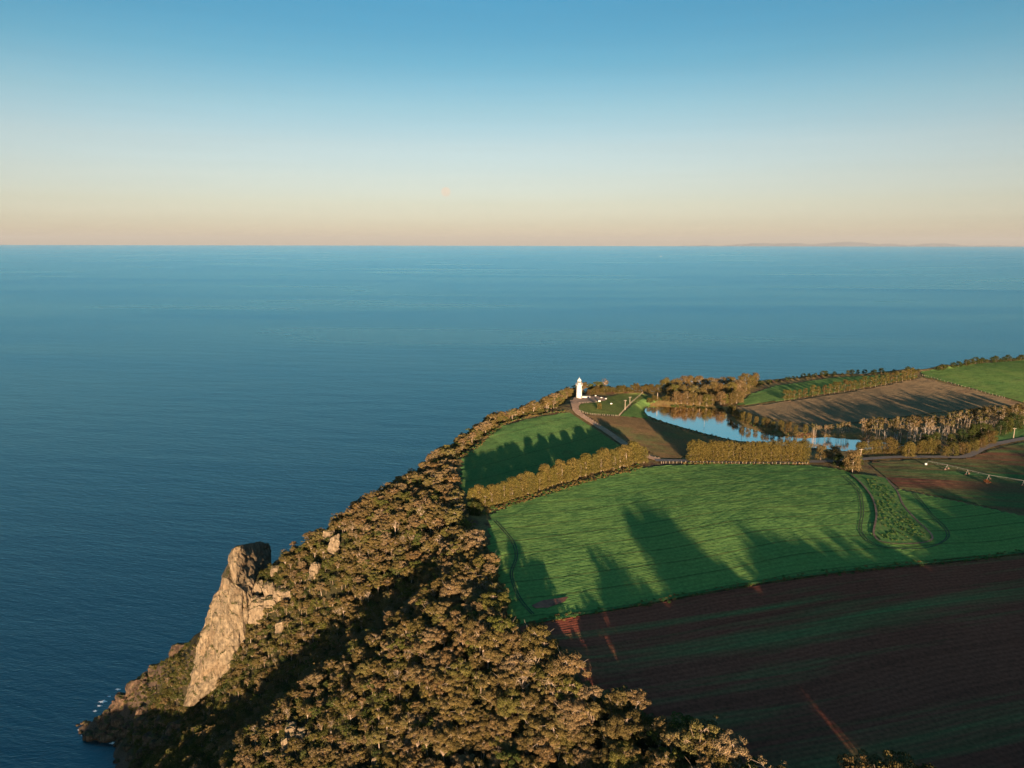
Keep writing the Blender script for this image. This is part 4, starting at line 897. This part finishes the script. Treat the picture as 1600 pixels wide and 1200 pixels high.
mb = MB(); mb.box((2.0, -1.32, .5), (.8, .1, 1.6)); mb.build('door', M['dark_door'], an)

# ------------------------------------------------------------------ fences, poles, boards
def fence(name, line, n, h, lab):
    P = [at(*p).to_2d() for p in line]; Q = smooth_line(P, .4); root = empty(name, (Q[0].x, Q[0].y, H(Q[0].x, Q[0].y))); tag(root, lab, 'fence'); o0 = root.location
    mb0 = MB(); mb0.box((0, 0, h / 2 - .2), (.17, .17, h + .4)); pm = mb0.build('post', M['timber'], link=False).data; tops = []
    for k in range(n):
        q = Q[int(k / (n - 1) * (len(Q) - 1))]; z = H(q.x, q.y); o = bpy.data.objects.new('post', pm); COL.objects.link(o); o.parent = root
        o.location = (q.x - o0.x, q.y - o0.y, z - o0.z); o.rotation_euler = (random.uniform(-.05, .05), random.uniform(-.05, .05), random.uniform(0, 1)); tops.append(Vector(o.location))
    for zz in (.45, .85, 1.2):
        mb = MB(); mb.tube([t + Vector((0, 0, zz * h / 1.4)) for t in tops], .02, 3, False); mb.build('wire', M['wire'], root)
fence('fence', [(905, 643), (925, 648), (966, 651)], 22, 1.4, 'post and wire fence along the near side of the lawn')
fence('fence', [(968, 650), (977, 640), (990, 627), (1004, 614)], 26, 1.5, 'pale post fence climbing the dam bank past the power poles')
fence('fence', [(905, 631), (918, 630), (933, 629)], 14, 1.3, 'short row of posts between lawn and gravel yard')
fence('fence', [(912, 650), (950, 674), (985, 697), (1012, 712), (1030, 717)], 30, 1.3, 'post fence following the right side of the gravel lane')
fence('fence', [(1034, 724), (1080, 723.5), (1150, 724.5), (1262, 725)], 40, 1.3, 'post fence between farm road and green crop field')
fence('fence', [(1442, 586), (1500, 602), (1570, 621)], 26, 1.3, 'post fence between brown field and bright pasture')
def pole(px, pyb, pyt, lab, arm=True, r0=.16, mat='timber'):
    p = at(px, pyb); h = (pyb - pyt) * pxm(p) * 1.02; root = empty('power_pole' if arm else 'pole', p); tag(root, lab, 'pole')
    mb = MB(); mb.tube([(0, 0, -.8), (0, 0, h)], [r0, r0 * .75], 8); mb.build('post', M[mat], root)
    if arm:
        mb = MB(); mb.box((0, 0, h - .5), (2.2, .14, .16)); ca_ = mb.build('cross_arm', M[mat], root)
        for x in (-.9, 0, .9): mb = MB(); mb.lathe([(.05, h - .42), (.09, h - .3), (.05, h - .15)], 8, (x, 0, 0)); mb.build('insulator', M['white'], ca_)
pole(977, 640, 624.5, 'nearer pale power pole on the lawn fence', True, .28); pole(984.5, 631, 619.5, 'farther pale power pole on the lawn fence', True, .22)
pole(1027.5, 626, 613, 'grey pole among shrubs at the pond corner', False, .3); pole(1345, 716, 700, 'power pole with cross arm beside the road bend', True, .22)
pole(1584, 684, 667, 'power pole beside the road at the right edge', True, .24); pole(1100, 679, 655, 'thin dark pole on the near pond shore', False, .1, 'wire'); pole(1158.5, 691, 669, 'thin dark pole behind the hedge at the pond', False, .1, 'wire')
def board(px, py, w, h, lab, rz=0.):
    p = at(px, py); root = empty('sign_board', p, rz); tag(root, lab, 'board')
    mb = MB(); mb.box((0, 0, h * .68), (w, .12, h * .6)); mb.build('panel', M['white'], root)
    for x in (-w * .38, w * .38): mb = MB(); mb.box((x, .1, h * .3 - .2), (.12, .1, h * .9)); mb.build('post', M['timber'], root)
for px, py, w, h, lab in ((937, 628.6, 1.7, 1.6, 'brightest white board at the end of the gravel yard'), (940, 622.6, 1.3, 1.1, 'small white board at the upper side of the yard'), (947, 624.2, 1.5, 1.0, 'low white board on the lawn beyond the yard'), (955.5, 632, 1.4, 1.2, 'white board alone in the middle of the lawn'), (931, 619.6, 1.2, 1.1, 'small pale board near the hut')): board(px, py, w, h, lab)

# ------------------------------------------------------------------ irrigation boom
M['galv'] = plain('galvanised_steel', (.22, .21, .2), .5, .1, 1, .3)
P = [at(*p) for p in ((1450, 727), (1480, 733), (1512, 741), (1545, 749), (1600, 758), (1680, 772))]
br = empty('irrigation_boom', P[0]); tag(br, 'long thin irrigation boom on wheeled towers crossing the shaded field', 'irrigator'); o0 = P[0]
ln = [p - o0 + Vector((0, 0, 3.0)) for p in P]; mb = MB(); mb.tube(ln, .07, 6); mb.build('pipe', M['galv'], br)
mb = MB()
for a, b in zip(ln[:-1], ln[1:]):
    m_ = (a + b) / 2 - Vector((0, 0, .9)); mb.tube([a, m_, b], .03, 4)
    for t in (.25, .5, .75): q = a.lerp(b, t); mb.tube([q, a.lerp(m_, t * 2) if t < .5 else m_.lerp(b, t * 2 - 1)], .04, 4)
mb.build('truss', M['galv'], br)
for q in ln[1:]:
    t = empty('wheel_tower', q); t.parent = br
    for dx, dy in ((-1.4, -.8), (1.4, .8)):
        mb = MB(); mb.tube([(0, 0, 0), (dx, dy, -2.5)], .07, 4); mb.build('leg', M['galv'], t)
        mb = MB(); mb.tube([(dx, dy - .14, -2.45), (dx, dy + .14, -2.45)], .55, 12); mb.build('wheel', M['dark_door'], t)
ct = at(1447, 726); root = empty('hose_reel_cart', ct); root.scale = (.55, .55, .55); tag(root, 'white hose cart with a thin mast at the end of the irrigation boom', 'cart')
mb = MB(); mb.lathe([(.5, .5), (1.15, .9), (1.3, 1.5), (1.15, 2.1), (.5, 2.5)], 16); mb.build('tank', M['white'], root, True)
mb = MB(); mb.box((0, 0, .42), (2.4, 1.5, .2)); mb.build('chassis', M['galv'], root)
for dx in (-.9, .9): mb = MB(); mb.tube([(dx, -.9, .4), (dx, -.7, .4)], .4, 12); mb.build('wheel', M['dark_door'], root)
mb = MB(); mb.tube([(.8, 0, 1.8), (2.6, 0, 4.6)], .07, 5); mb.build('mast', M['galv'], root)
p = at(1543, 756); s_ = 9 * pxm(p) / 3; M['red_leaf'] = leaf_mat('red_leaf', [(.16, .06, .03), (.2, .08, .035)])
plant(shrub(29, 3., 1.9, 'red_leaf', name='red_shrub'), 'dry_bush', p, s_, s_, 'reddish dry bush under the irrigation boom', 'bush')

# ------------------------------------------------------------------ far sea: ship, hills, moon, air
M['hull'] = plain('ship_hull', (.12, .1, .1), .6, .1, .2)
x, y = on_z(1033, 400.5, 0); root = empty('ship', (x, y, 0), R(12)); root.scale = (.55, .55, .55); tag(root, 'tiny white ship far out near the horizon', 'ship')
mb = MB(); mb.add([(-25, -4, -1), (20, -4, -1), (27, 0, -1), (20, 4, -1), (-25, 4, -1), (-26, -5, 5), (22, -5, 5), (33, 0, 6.5), (22, 5, 5), (-26, 5, 5)], [(4, 3, 2, 1, 0), (5, 6, 7, 8, 9), (0, 1, 6, 5), (1, 2, 7, 6), (2, 3, 8, 7), (3, 4, 9, 8), (4, 0, 5, 9)]); mb.build('hull', M['white'], root)
mb = MB(); mb.box((-14, 0, 10), (14, 8.5, 10)); mb.build('superstructure', M['white'], root)
mb = MB(); mb.tube([(-16, 0, 14), (-17, 0, 20)], 1.6, 10); mb.build('funnel', M['hull'], root)
M['hill'] = plain('far_hill', (.12, .17, .22), 1, .3, .0004)  # bluish tint puts part of the distance haze into the hill colour
def far_hills():
    D = 180000.; mb = MB(); xs = np.linspace(1030, 1640, 240); n = len(xs)
    for px in xs:
        a, b, c = ray(px, 384); t = D / b; X = a * t; e = 0
        for c_, w, h in ((1185, 48, 5.0), (1240, 45, 5.2), (1325, 60, 7.0), (1390, 40, 4.2), (1465, 50, 5.0), (1560, 60, 2.2), (1100, 40, 1.4)): e = max(e, h * math.exp(-((px - c_) / w) ** 2))
        e += .9 * noise.fractal(Vector((px * .045, 3.1, 0)), .8, 2, 5); z = (e - 3.6) / F * D
        mb.v += [(X, D - 9000, -700), (X, D, max(z, -690)), (X, D + 9000, -700)]
    for i in range(n - 1):
        for k in range(2): mb.f.append((i * 3 + k, i * 3 + 3 + k, i * 3 + 4 + k, i * 3 + 1 + k))
    return tag(mb.build('far_hills', M['hill'], smooth=True), 'faint hazy island hills on the right part of the horizon', 'hills', kind='structure')
far_hills()
def moon():
    a, b, c = ray(696.5, 300); d = Vector((a, b, c)).normalized(); D = 400000.; bm = bmesh.new(); rad = 7.2 / F * D * (F / Vector((696.5 - 800, 300 - 600, F)).length)
    bmesh.ops.create_icosphere(bm, subdivisions=4, radius=rad); me = bpy.data.meshes.new('moon'); bm.to_mesh(me); bm.free(); me.polygons.foreach_set('use_smooth', [True] * len(me.polygons))
    m = bpy.data.materials.new('moon_glow'); m.use_nodes = True; nt = m.node_tree; nt.nodes.remove(nt.nodes['Principled BSDF'])
    n = noise_tex(nt, 1.2 / rad, 4, .6, coords(nt)); r_ = ramp_node(nt, n.outputs[0], [(.35, (.24, .208, .165)), (.65, (.262, .228, .182))])
    e = N(nt, 'ShaderNodeEmission'); nt.links.new(r_.outputs[0], e.inputs[0]); nt.links.new(e.outputs[0], nt.nodes['Material Output'].inputs[0]); me.materials.append(m)
    o = bpy.data.objects.new('moon', me); COL.objects.link(o); o.location = Vector((0, 0, CZ)) + d * D; tag(o, 'pale full moon low above the sea horizon', 'moon')
moon()
HAZE = 7e-6
if HAZE:
    m = bpy.data.materials.new('haze_air'); m.use_nodes = True; nt = m.node_tree; nt.nodes.remove(nt.nodes['Principled BSDF'])
    v = N(nt, 'ShaderNodeVolumePrincipled'); v.inputs['Density'].default_value = HAZE; v.inputs['Color'].default_value = (.46, .52, .6, 1); nt.links.new(v.outputs[0], nt.nodes['Material Output'].inputs['Volume'])
    mb = MB(); mb.box((0, 95000, 450), (300000, 200000, 2302)); o = mb.build('haze', m); tag(o, 'thin evening haze over the sea', 'haze', kind='stuff')

# ------------------------------------------------------------------ rough tufts
def tufts(name, pts, mats, label):
    A = [shrub(seed, 1.3, 1.2, lf, 5, name) for seed, lf in mats]; mass(name, A, pts, label, 'grass')
M['dry_leaf'] = leaf_mat('dry_leaf', [(.17, .12, .05), (.2, .14, .06), (.13, .11, .04)]); M['weed_leaf'] = leaf_mat('weed_leaf', [(.05, .13, .04), (.08, .15, .045), (.12, .15, .05)])
rt = np.random.default_rng(5)
SP = np.array([tuple(at(*p).to_2d()) for p in [(1352, 748), (1382, 752), (1398, 770), (1408, 792), (1428, 815), (1450, 838), (1420, 847), (1384, 845), (1371, 834), (1375, 805), (1366, 775)]])
pts = []
for _ in range(1500):
    x, y = rt.uniform(SP[:, 0].min(), SP[:, 0].max()), rt.uniform(SP[:, 1].min(), SP[:, 1].max())
    if poly_sd(np.array([x]), np.array([y]), SP)[0] > 0 and noise.noise(Vector((x * .12, y * .12, 1))) > -.25: pts.append((x, y, H(x, y) + .6, rt.uniform(.16, .42)))
tufts('weed_tufts', pts, ((201, 'weed_leaf'), (202, 'weed_leaf')), 'rough weeds growing on the grass tongue')
pts = []
for ln, n, wd in (([(750, 803), (800, 787), (860, 769), (930, 748), (1000, 730)], 420, 1.6), ([(1150, 652), (1180, 664), (1215, 675), (1262, 680)], 160, 1.5), ([(1050, 634.5), (1100, 637), (1130, 640)], 110, 1.0), ([(1070, 724), (1262, 724.5)], 120, .7), ([(838, 973), (1000, 945.5), (1150, 917.5), (1300, 895.5), (1500, 875.5), (1640, 858)], 420, .9), ([(724, 714), (745, 698), (785, 664), (832, 650), (884, 643)], 200, 1.2)):
    Q = smooth_line([at(*p).to_2d() for p in ln], .5)
    for _ in range(n):
        q = Q[rt.integers(0, len(Q))]; x, y = q.x + rt.normal(scale=wd), q.y + rt.normal(scale=wd); pts.append((x, y, H(x, y) + .1, rt.uniform(.25, .6)))
tufts('dry_grass', pts, ((204, 'dry_leaf'), (205, 'dry_leaf'), (206, 'weed_leaf')), 'dry grass along the field edges and pond banks')
